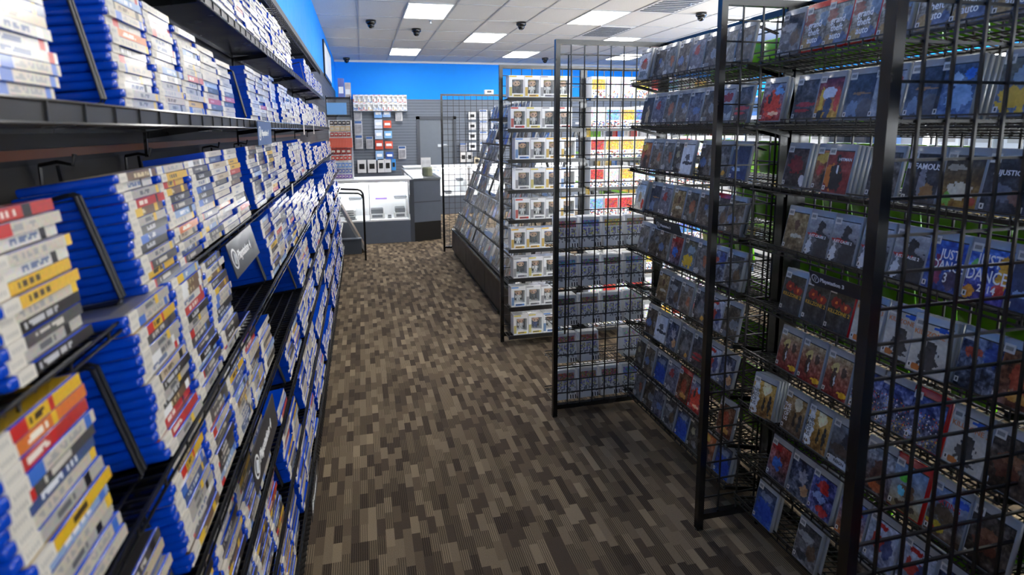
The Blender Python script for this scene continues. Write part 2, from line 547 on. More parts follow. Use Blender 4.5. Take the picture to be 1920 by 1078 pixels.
# round sprinklers
sp = MB(); sp.lathe([(0.03, 0), (0.03, -0.006), (0.012, -0.01), (0.012, -0.035), (0.026, -0.04), (0.026, -0.044)], (0, 0, 0), m_silver, 10)
spm = sp.mesh('sprinkler')
for x, y, l in ((1.2, 9.7, 'small ceiling sprinkler beside the nearest aisle light'), (1.1, 12.9, 'small ceiling sprinkler near the back of the aisle'), (4.7, 7.6, 'small ceiling sprinkler above the wire racks')):
    thing('sprinkler', l, 'sprinkler', (x, y, ZC-0.001), data=spm)

# ================================================================== COLOURS AND PRINTED ART
def P(*c): return srgb(*c)
SPINES = {   # name: (base, text, weight)
    'off-white': ((200, 191, 176), (160, 158, 158), 9), 'pale grey': ((176, 172, 165), (92, 94, 100), 8),
    'beige': ((196, 180, 154), (104, 84, 62), 5), 'white': ((216, 212, 204), (96, 112, 150), 5),
    'dark grey': ((74, 72, 72), (206, 200, 190), 5), 'black': ((26, 24, 25), (196, 196, 200), 5),
    'pale blue': ((140, 168, 208), (240, 240, 244), 4), 'slate blue': ((64, 84, 130), (220, 224, 232), 3),
    'red': ((186, 48, 40), (240, 226, 214), 3), 'yellow': ((222, 178, 40), (60, 44, 28), 2),
    'brown': ((112, 86, 60), (214, 196, 150), 2), 'orange': ((214, 116, 52), (250, 240, 220), 1)}
def spine_raster(name, seed):
    r = random.Random(seed)
    base, txt, _ = SPINES[name]
    W_, H_ = 30, 4
    rows = [[P(*[max(0, min(255, v+r.randint(-7, 7))) for v in base]) for i in range(W_)] for j in range(H_)]
    a = r.randint(2, 7); e = min(W_-5, a+r.randint(8, 17))
    for i in range(a, e):
        if r.random() < 0.78:
            for j in (1, 2):
                if r.random() < 0.88: rows[j][i] = P(*txt)
    acc = r.choice([(200, 40, 36), (230, 190, 50), (60, 110, 200), (20, 20, 24), (240, 240, 240)])
    q = r.randint(e, W_-3)
    if r.random() < 0.6:
        for i in range(q, min(W_, q+r.randint(2, 4))):
            for j in range(H_): rows[j][i] = P(*acc)
    if r.random() < 0.25:
        h = r.randint(2, 10)
        for i in range(h):
            for j in range(H_): rows[j][i] = P(*acc)
    return rows

CW, CD, CT, PITCHZ = 0.171, 0.135, 0.0142, 0.0147     # disc case: spine length, depth, thickness
shell_me = rounded_box('case_shell', CD, CW, CT, 0.0045, 2, m_blue, (-CD, 0, 0))
def label_mesh(seed):
    r = random.Random(seed)
    b = MB()
    b.box((-0.012, 0.012, -0.0002), (0.0012, 0.040, CT+0.0002), m_label)
    for i in range(5):
        y = 0.016+i*0.0042
        b.quad([(0.0014, y, 0.004), (0.0014, y+0.0009, 0.004), (0.0014, y+0.0009, 0.009), (0.0014, y, 0.009)], m_grey)
    return b.mesh('price_label')
labels = [label_mesh(i) for i in range(2)]
spine_names, spine_w = list(SPINES), [SPINES[k][2] for k in SPINES]
insert_me = []
for k, nme in enumerate([n_ for n_ in spine_names for _ in range(4)]):
    b = MB()
    b.raster(spine_raster(nme, 100+k), (0.0008, 0.040, 0.0002), (0, 0.127, 0), (0, 0, CT-0.0004), m_art)
    # the sleeve wraps a little on to the top face
    base = P(*SPINES[nme][0])
    dk = tuple(c*0.55 for c in base)
    b.box((-0.124, 0.008, CT-0.0002), (-0.004, 0.163, CT+0.0004), m_art, dk)
    b.box((-0.09, 0.03, CT+0.0004), (-0.03, 0.13, CT+0.0006), m_art, P(*SPINES[nme][1]))
    insert_me.append((nme, b.mesh('spine_insert')))
by_name = {}
for nme, me in insert_me: by_name.setdefault(nme, []).append(me)

# ================================================================== LEFT WALL SHELVING
# (name, front x, front z, blocks of stacks)   block = (first y, [stack heights])
def hts(n, lo, hi, seed, start=None):
    r = random.Random(seed); h = start or r.randint(lo, hi); out = []
    for i in range(n):
        out.append(h); h = max(lo, min(hi, h+r.choice((-2, -1, 0, 0, 0, 1))))
    return out
def groups(y0, y1, seed, lo, hi, gap=0.30):
    r = random.Random(seed); out = []; y = y0
    while y < y1-0.2:
        n = r.choice([2, 3, 3, 4, 5]); hs = hts(n, lo, hi, seed*7+len(out), r.randint(lo, hi))
        out.append((y, hs)); y += n*0.176+r.uniform(0.04, gap)
    return out
ROWS = [
    ('top', -0.45, 2.36, 0.0, []),
    ('second', -0.42, 2.045, 5, [(1.00, hts(5, 12, 16, 1, 14)), (1.92, hts(7, 14, 16, 2, 15)), (3.20, hts(5, 14, 16, 77, 16)), (5.02, hts(4, 12, 15, 3, 14)), (5.85, hts(8, 9, 13, 4, 11))]),
    ('third', -0.375, 1.700, 5, [(0.69, [9]), (1.055, [15, 14, 13, 12, 11]), (2.20, hts(4, 12, 14, 5, 13)), (3.02, hts(5, 11, 13, 6, 13)), (4.02, hts(6, 10, 13, 8, 12))]+groups(5.14, 7.15, 9, 9, 13, 0.12)),
    ('fourth', -0.335, 1.405, 8, [(0.615, [12]), (0.955, [13, 13, 13, 14, 14]), (1.96, hts(5, 14, 15, 11, 14)), (3.02, hts(4, 11, 14, 12, 13)), ]+groups(3.92, 7.15, 14, 8, 13, 0.25)),
    ('fifth', -0.285, 1.190, 8, [(0.520, [14]), (0.835, [15, 15, 14]), (1.862, [13, 14, 14, 14]), (2.60, hts(7, 11, 13, 16, 12)), ]+groups(4.0, 7.15, 18, 7, 12, 0.3)),
    ('sixth', -0.275, 0.980, 8, [(0.64, [9]), (0.872, [13, 14, 13, 14]), (1.58, [9]), (2.52, [10, 11, 9])]+groups(3.25, 7.15, 21, 5, 11, 0.35)),
    ('seventh', -0.27, 0.775, 8, [(0.85, hts(4, 9, 12, 23, 11)), (1.70, [3]), (2.02, [10, 11]), (2.46, [12, 11, 12, 10]), ]+groups(3.3, 7.15, 25, 5, 11, 0.35)),
    ('eighth', -0.265, 0.530, 8, [(0.95, hts(4, 9, 12, 26, 11)), (1.80, [10, 9]), (2.30, hts(4, 9, 12, 27, 11)), ]+groups(3.1, 7.15, 29, 5, 11, 0.35)),
    ('lowest', -0.26, 0.240, 8, [(1.45, hts(3, 11, 14, 30, 13)), (2.05, hts(4, 11, 14, 31, 14)), (2.85, hts(3, 8, 13, 32, 12))]+groups(3.5, 7.15, 33, 6, 13, 0.3)),
]
Y0S, Y1S = 0.30, 7.15
R2 = random.Random(21)
cases = []       # (row index, block, stack, level, matrix, spine name)
for ri, (rname, X, Z, deg, blocks) in enumerate(ROWS):
    a = math.radians(deg)
    up_ = Vector((-math.sin(a), 0, math.cos(a)))
    for bi, (y0, hs) in enumerate(blocks):
        y = y0
        for si, h in enumerate(hs):
            if y + CW > Y1S: break
            for lv in range(h):
                p = Vector((X-0.004, y, Z+0.003)) + up_*(lv*PITCHZ)
                p.x += R2.uniform(-0.007, 0.004); p.y += R2.uniform(-0.004, 0.004)
                nme = R2.choices(spine_names, spine_w)[0]
                if ri >= 3 and y < 2.4 and R2.random() < 0.35: nme = R2.choice(['dark grey', 'black', 'slate blue', 'brown', 'black', 'dark grey', 'yellow', 'pale blue'])
                if (ri < 3 and R2.random() < 0.7) or (y > 2.4 and R2.random() < 0.8): nme = R2.choice(['off-white', 'white', 'pale grey'])
                m_ = Matrix.Translation(p) @ Matrix.Rotation(-a, 4, 'Y') @ Matrix.Rotation(R2.uniform(-0.018, 0.018), 4, 'Z')
                flip = R2.random() < 0.0
                cases.append((ri, bi, si, lv, m_, nme, h))
            y += CW + 0.005
# which ones show largest
def proj(p):
    v = Vector(p) - Vector((0, 0, EYE))
    d = v.dot(fw)
    if d < 0.05: return None
    return CX + F_PX*v.dot(rc)/d, CY - F_PX*v.dot(uc)/d, d
def score(c):
    q0 = proj(c[4] @ Vector((0, 0, CT/2))); q1 = proj(c[4] @ Vector((0, CW, CT/2))); q2 = proj(c[4] @ Vector((0, CW/2, CT))); q3 = proj(c[4] @ Vector((0, CW/2, 0)))
    if None in (q0, q1, q2, q3): return -1
    if max(q0[0], q1[0]) < 2 or min(q0[1], q1[1]) > 1074 or max(q0[1], q1[1]) < 2: return -0.5
    l = math.hypot(q1[0]-q0[0], q1[1]-q0[1]); t = math.hypot(q3[0]-q2[0], q3[1]-q2[1])
    return l*t
sc = [(score(c), i) for i, c in enumerate(cases)]
order = sorted([t for t in sc if t[0] > 0], reverse=True)
single = set(i for _, i in order[:300])
ORD = ['first', 'second', 'third', 'fourth', 'fifth', 'sixth', 'seventh', 'eighth', 'ninth', 'tenth', 'eleventh', 'twelfth', 'thirteenth', 'fourteenth', 'fifteenth', 'sixteenth', 'seventeenth', 'eighteenth']
# stack numbering per row, counted from the camera
stack_no = {}
for c in cases:
    k = (c[0], c[1], c[2])
    if k not in stack_no: stack_no[k] = sum(1 for q in stack_no if q[0] == c[0])
bulk = MB()
def bulk_case(c):
    m_ = c[4]
    bulk.box((-CD, 0, 0), (0, CW, CT), m_blue, None, m_)
    bulk.box((-0.01, 0.008, 0.0002), (0.0015, 0.040, CT-0.0002), m_label, None, m_)
    r = random.Random(int(m_.translation.y*1e5) & 0xffff)
    base, txt, _ = SPINES[c[5]]
    sg = [(0.038, 0.062, base), (0.062, 0.062+r.uniform(0.02, 0.06), txt), (0.062, 0.170, base)]
    sg[2] = (sg[1][1], 0.170, base)
    for y0, y1, cc in sg:
        if cc is txt:
            bulk.quad([m_ @ Vector(q) for q in ((0.001, y0, 0.0001), (0.001, y1, 0.0001), (0.001, y1, 0.0045), (0.001, y0, 0.0045))], m_art, P(*base))
            bulk.quad([m_ @ Vector(q) for q in ((0.001, y0, 0.0045), (0.001, y1, 0.0045), (0.001, y1, 0.0095), (0.001, y0, 0.0095))], m_art, P(*[int(0.55*u+0.45*v) for u, v in zip(txt, base)]))
            bulk.quad([m_ @ Vector(q) for q in ((0.001, y0, 0.0095), (0.001, y1, 0.0095), (0.001, y1, CT), (0.001, y0, CT))], m_art, P(*base))
        else:
            bulk.quad([m_ @ Vector(q) for q in ((0.001, y0, 0.0001), (0.001, y1, 0.0001), (0.001, y1, CT), (0.001, y0, CT))], m_art, P(*cc))
for i, c in enumerate(cases):
    ri, bi, si, lv, m_, nme, h = c
    if i in single:
        o = bpy.data.objects.new('disc_case', shell_me)
        o.matrix_world = m_
        COL.objects.link(o)
        lvl = 'bottom one' if lv == 0 else ('topmost' if lv == h-1 else '%s up' % ORD[lv])
        tag(o, 'blue case, %s spine, %s in %s stack from front, %s left shelf' % (nme, lvl, ORD[stack_no[(ri, bi, si)]], ROWS[ri][0]),
            'disc case', 'blue disc cases stacked on the left shelves')
        part('spine_insert', R2.choice(by_name[nme]), o)
        part('price_label', labels[i % 2], o)
    else:
        bulk_case(c)
bo = thing('disc_cases', 'dense stacks of blue disc cases with pale spines, farther along the left shelves', 'disc cases', data=bulk)
bo['kind'] = 'stuff'

# shelves themselves
XW = XL+0.012
for ri, (rname, X, Z, deg, blocks) in enumerate(ROWS):
    a = math.radians(max(deg, 3)); t = math.tan(a)
    sh = thing('wire_shelf', 'long black wire shelf on the left wall, %s' % ('uppermost and empty' if ri == 0 else (ORD[ri]+' from the top' if ri < 8 else 'lowest of all')), 'shelf',
               (X, Y0S, Z), group='black wire shelves on the left wall')
    L_ = Y1S-Y0S; D_ = X-XW
    dk = MB()
    n = 9
    for j in range(n):
        xx = -D_*j/(n-1)
        dk.bar((xx, 0, xx*t-0.003), (xx, L_, xx*t-0.003), 0.004, m_deck)
    yy = 0.0; k = 0
    step = 0.026
    while yy <= L_:
        dk.bar((0, yy, -0.006), (-D_, yy, -D_*t-0.006), 0.0032 if ri else 0.006, m_deck)
        yy += step if yy < 3.2 else 0.052
    if ri == 0:
        for k in range(24):
            dk.bar((0.0, k*0.29, 0.0), (-D_, k*0.29, -D_*t), 0.005, m_deck)
    part('deck', dk, sh)
    fr = MB()
    fr.tube([(0.004, 0, 0.0), (0.004, L_, 0.0)], 0.0026, m_rail, 6)
    dz = -0.05 if ri == 0 else (-0.028 if ri < 3 else -0.013)
    fr.tube([(0.005, 0, dz), (0.005, L_, dz)], 0.0026, m_rail, 6)
    k = 0.0
    while k < L_:
        fr.bar((0.0045, k, 0), (0.0045, k, dz), 0.003, m_wire); k += 0.10 if ri else 0.05
    if ri in (1, 2): fr.box((0.001, 0, -0.03), (0.003, L_, 0.002), m_deck)
    part('front_rail', fr, sh)
    if ri:
        pan = MB(); pan.box((-D_, 0, -D_*t-0.022), (-D_+0.002, L_, -D_*t-0.001), m_black)
        k = 0.0
        T_ = Matrix.Identity(4)
        pan.quad([(-0.006, 0, -0.011-0.006*t), (-0.006, L_, -0.011-0.006*t), (-D_, L_, -D_*t-0.011), (-D_, 0, -D_*t-0.011)], m_black)
        pan.quad([(-0.006, 0, -0.014-0.006*t), (-D_, 0, -D_*t-0.014), (-D_, L_, -D_*t-0.014), (-0.006, L_, -0.014-0.006*t)], m_black)
        part('shelf_pan', pan, sh)
    if ri in (3, 4, 5):
        fe = MB()
        k = 0.0
        while k < min(L_, 4.4):
            fe.bar((-D_+0.012, k, -D_*t), (-D_+0.012, k, -D_*t+0.10), 0.003, m_deck); k += 0.03
        fe.tube([(-D_+0.012, 0, -D_*t+0.10), (-D_+0.012, L_, -D_*t+0.10)], 0.003, m_wire, 6)
        part('back_fence', fe, sh)
    # brackets hooked in the slatwall
    for k in range(6):
        yb = 0.25+k*1.22
        br = MB()
        br.bar((-0.01, yb, -0.02), (-D_, yb, -D_*t-0.03), 0.006, m_black, 0.02)
        br.bar((-D_+0.004, yb-0.012, -D_*t-0.09), (-D_+0.004, yb-0.012, -D_*t+0.02), 0.008, m_black)
        part('bracket', br, sh)
# steel base behind the lowest shelf
b = MB()
b.box((XW, Y0S, 0.0), (-0.30, Y1S, 0.10), m_black)
for k in range(6):
    b.bar((-0.275, Y0S, 0.02+0.021*k), (-0.275, Y1S, 0.02+0.021*k), 0.003, m_deck)
k = Y0S
while k < Y1S:
    b.bar((-0.275, k, 0.0), (-0.275, k, 0.135), 0.003, m_deck); k += 0.03 if k < 3.5 else 0.08
thing('plinth', 'black wire and steel plinth standing under the left shelves', 'plinth', data=b)
# orange strip and hooks of the slatwall behind
b = MB(); b.box((XW-0.012, Y0S, 1.612), (XW-0.004, 6.0, 1.630), m_orange); struct('trim_3', b)
hk = MB()
hk.tube([(0, 0, 0), (0.03, 0, 0.006), (0.055, 0, 0.0), (0.06, 0, 0.02)], 0.004, m_wire, 6)
hk.tube([(0.0, 0.004, 0.0), (0.0, 0.004, -0.06)], 0.004, m_wire, 6)
hk.tube([(0.03, 0.0, 0.0), (0.03, 0.02, -0.09)], 0.0035, m_wire, 6)
hkm = hk.mesh('wall_hook')
for i, y in enumerate((1.22, 1.62, 2.35, 2.9, 3.6)):
    thing('wall_hook', 'wire hook on dark slatwall above the fourth left shelf, %s from the front' % ORD[i], 'hook', (XW, y, 1.60), data=hkm, group='hooks on the dark slatwall')

# bookends: bent wire frames beside the stacks
def bookend_mesh():
    b = MB()
    for dy in (0.0, 0.012):
        b.tube([(-0.24, dy, 0.145), (-0.052, dy, 0.172), (-0.045, dy, 0.168), (-0.022, dy, 0.01), (-0.028, dy, 0.002), (-0.23, dy, -0.002)], 0.0032, m_wire, 8)
    b.tube([(-0.028, 0, 0.003), (-0.028, 0.012, 0.003)], 0.0032, m_wire, 6)
    return b.mesh('bookend')
bem = bookend_mesh()
for ri, y in ((1, 1.895), (1, 4.99), (2, 1.035), (2, 2.18), (3, 0.935), (3, 1.94), (4, 0.815), (4, 1.842), (4, 2.575), (5, 0.852), (5, 1.56), (5, 2.5), (6, 0.83), (6, 2.0), (6, 2.44), (7, 1.78), (7, 2.28), (8, 1.43)):
    rname, X, Z, deg, bl = ROWS[ri]
    D_ = X-XW
    sc_ = min(1.0, D_/0.25)
    o = thing('wire_bookend', 'bent wire bookend beside a blue stack, %s left shelf, %.1f metres in' % (rname, y), 'bookend', (X, y-0.016, Z+0.004), (0, -math.radians(deg), 0), data=bem, group='wire bookends on the left shelves')
    o.scale = (sc_, 1, 1)

# hanging sign cards on the left shelves
def sign_card(w, h, bg, txt, logo=True, col=m_text_w):
    """card in the local y-z plane, facing +x; origin at its top centre"""
    b = MB(); b.box((-0.001, -w/2, -h), (0.001, w/2, 0), bg)
    ch = []
    if logo:
        rg = MB()
        cy = -w/2+h*0.42; n = 28; r0, r1 = h*0.30, h*0.235
        for i in range(n):
            a0, a1 = 2*math.pi*i/n, 2*math.pi*(i+1)/n
            rg.quad([(0.0016, cy+r0*math.cos(a0), -h*0.5+r0*math.sin(a0)), (0.0016, cy+r0*math.cos(a1), -h*0.5+r0*math.sin(a1)),
                     (0.0016, cy+r1*math.cos(a1), -h*0.5+r1*math.sin(a1)), (0.0016, cy+r1*math.cos(a0), -h*0.5+r1*math.sin(a0))], col)
        rg.bar((0.0016, cy-r1*0.5, -h*0.5-r1*0.5), (0.0016, cy+r1*0.15, -h*0.5+r1*0.7), h*0.05, col, 0.0008)
        rg.bar((0.0016, cy-r1*0.1, -h*0.5-r1*0.7), (0.0016, cy+r1*0.55, -h*0.5+r1*0.45), h*0.05, col, 0.0008)
        ch.append(('sign_logo', rg.mesh('sign_logo')))
    if txt:
        t = text_mesh(txt, h*0.36, col, 0.0003, 'LEFT', 1.0, 0.0008)
        for v in t.vertices:
            x_, y_, z_ = v.co
            v.co = (0.0016+z_, -w/2+h*0.80+x_+y_*0.25, -h*0.5+y_)
        ch.append(('sign_lettering', t))
    return b.mesh('sign_card'), ch
sc_me, sc_ch = sign_card(0.30, 0.085, m_tag, 'Playstation 4')
scb_me, scb_ch = sign_card(0.30, 0.085, m_tagb, 'Playstation 4')
for (x, y, z, rx, l, kind) in ((-0.318, 1.545, 1.398, -0.25, 'dark sign card with round logo hanging from the fourth left shelf', 0),
                         (-0.352, 2.28, 1.695, 0.0, 'blue sign card hanging under the third left shelf', 1),
                         (-0.252, 1.33, 0.985, -0.1, 'dark sign card with round logo hanging from the sixth left shelf', 0),
                         (-0.242, 2.25, 0.245, 0.0, 'dark sign card with round logo low on the lowest left shelf', 0)):
    o = thing('sign_card', l, 'sign', (x, y, z), (0, rx, 0), data=(scb_me if kind else sc_me))
    for nm, me in (scb_ch if kind else sc_ch): part(nm, me, o)
# white price tags clipped on rails
tg = MB(); tg.box((0, 0, -0.075), (0.002, 0.045, 0), m_label); tgm = tg.mesh('price_tag')
for (ri, y) in ((2, 3.9), (2, 4.7), (3, 2.75), (4, 3.1), (4, 3.4), (5, 3.3), (6, 3.6)):
    thing('shelf_tag', 'white tag on the %s left shelf rail, %.1f metres in' % (ROWS[ri][0], y), 'price tag', (ROWS[ri][1]+0.011, y, ROWS[ri][2]+0.01), data=tgm, group='white tags on the left shelf rails')

# ================================================================== GRIDWALL RACKS
XC, YA, YBW, YCW = 1.65, 2.93, 1.90, 0.91
GH = 2.13
def grid_panel(label, p0, p1, h=GH, wire=0.0762, post=0.026, group=None, zb=0.06, pw=0.0055):
    """upright framed wire grid from p0 to p1 (xy), standing on the floor"""
    p0, p1 = Vector((*p0, 0)), Vector((*p1, 0))
    d = p1-p0; L_ = d.length; ang = math.atan2(d.y, d.x)
    t = thing('grid_panel', label, 'grid panel', p0, (0, 0, ang), group)
    f = MB()
    for x in (0, L_): f.box((x-post/2, -post/2, 0), (x+post/2, post/2, h), m_black)
    f.box((post/2, -post/2, h-post), (L_-post/2, post/2, h), m_black)
    f.box((post/2, -post/2, zb-post/2), (L_-post/2, post/2, zb+post/2), m_black)
    part('frame', f, t)
    w = MB()
    n = max(1, round(L_/wire))
    for i in range(1, n): w.bar((L_*i/n, -0.003, zb), (L_*i/n, -0.003, h-post), pw, m_wire)
    m = round((h-zb)/wire)
    for i in range(1, m): w.bar((0.01, 0.003, zb+(h-zb)*i/m), (L_-0.01, 0.003, zb+(h-zb)*i/m), pw, m_wire)
    part('wire_mesh', w, t)
    ft = MB()
    for x in (0, L_): ft.lathe([(0.016, 0.0), (0.016, 0.004)], (x, 0, 0), m_wire, 10)
    part('foot', ft, t)
    return t
GP = 'framed black wire grid panels of the near rack'
grid_panel('wide black grid panel at the far end of the near rack, facing the camera', (1.035, YA), (XC, YA), group=GP)
grid_panel('narrow black grid divider between the two bays of game covers', (1.31, YBW), (XC, YBW), group=GP)
grid_panel('wide black grid divider nearest the camera, its thick post before the covers', (1.0, YCW), (XC, YCW), group=GP, pw=0.006)
grid_panel('black back grid behind the far bay of game covers', (XC+0.028, YBW+0.01), (XC+0.028, YA), group=GP)
grid_panel('black back grid behind the near bay of game covers', (XC+0.028, YCW), (XC+0.028, YBW-0.02), group=GP)

b = MB(); b.box((1.60, YBW-0.045, 0.0), (1.664, YBW-0.015, GH-0.03), m_black); b.box((1.56, YBW-0.035, 0.0), (1.60, YBW-0.025, GH-0.03), m_black)  # two tall black boxes making a dark strip between the bays
thing('upright', 'upright black strip between the two bays of game covers', 'upright', data=b)
# ---- printed covers
def vnoise(h, w, r, cell):
    gh, gw = int(h/cell)+2, int(w/cell)+2
    g = np.array([[r.random() for _ in range(gw)] for _ in range(gh)])
    yy, xx = np.mgrid[0:h, 0:w]/cell
    y0, x0 = yy.astype(int), xx.astype(int); fy, fx = yy-y0, xx-x0
    return (g[y0, x0]*(1-fx)+g[y0, x0+1]*fx)*(1-fy)+(g[y0+1, x0]*(1-fx)+g[y0+1, x0+1]*fx)*fy
GWD, GHT = 30, 40
def cover(seed, top, bot, noise=40, blobs=(), speck=(), speckn=0, head=(40, 42, 48), w=GWD, h=GHT):
    r = random.Random(seed)
    yy, xx = np.mgrid[0:h, 0:w]
    t = (yy/(h-1))[..., None]
    a = np.array(top)*(1-t)+np.array(bot)*t
    n = (vnoise(h, w, r, 6)-0.5)*0.9+(vnoise(h, w, r, 3)-0.5)*0.7+(vnoise(h, w, r, 1.3)-0.5)*0.8
    a = a+n[..., None]*noise*2
    for (cx, cy, rx, ry, c) in blobs:
        m = ((xx/w-cx)/rx)**2+((yy/h-cy)/ry)**2+(vnoise(h, w, r, 2.5)-0.5)*1.5 < 1
        a[m] = np.array(c)+n[m][:, None]*noise
    for _ in range(speckn):
        a[r.randrange(h//3, h), r.randrange(w)] = r.choice(speck)
    if head is not None: a[0:1, :] = head
    a = np.clip(a, 0, 255)/255
    return np.where(a <= 0.04045, a/12.92, ((a+0.055)/1.055)**2.4).tolist()

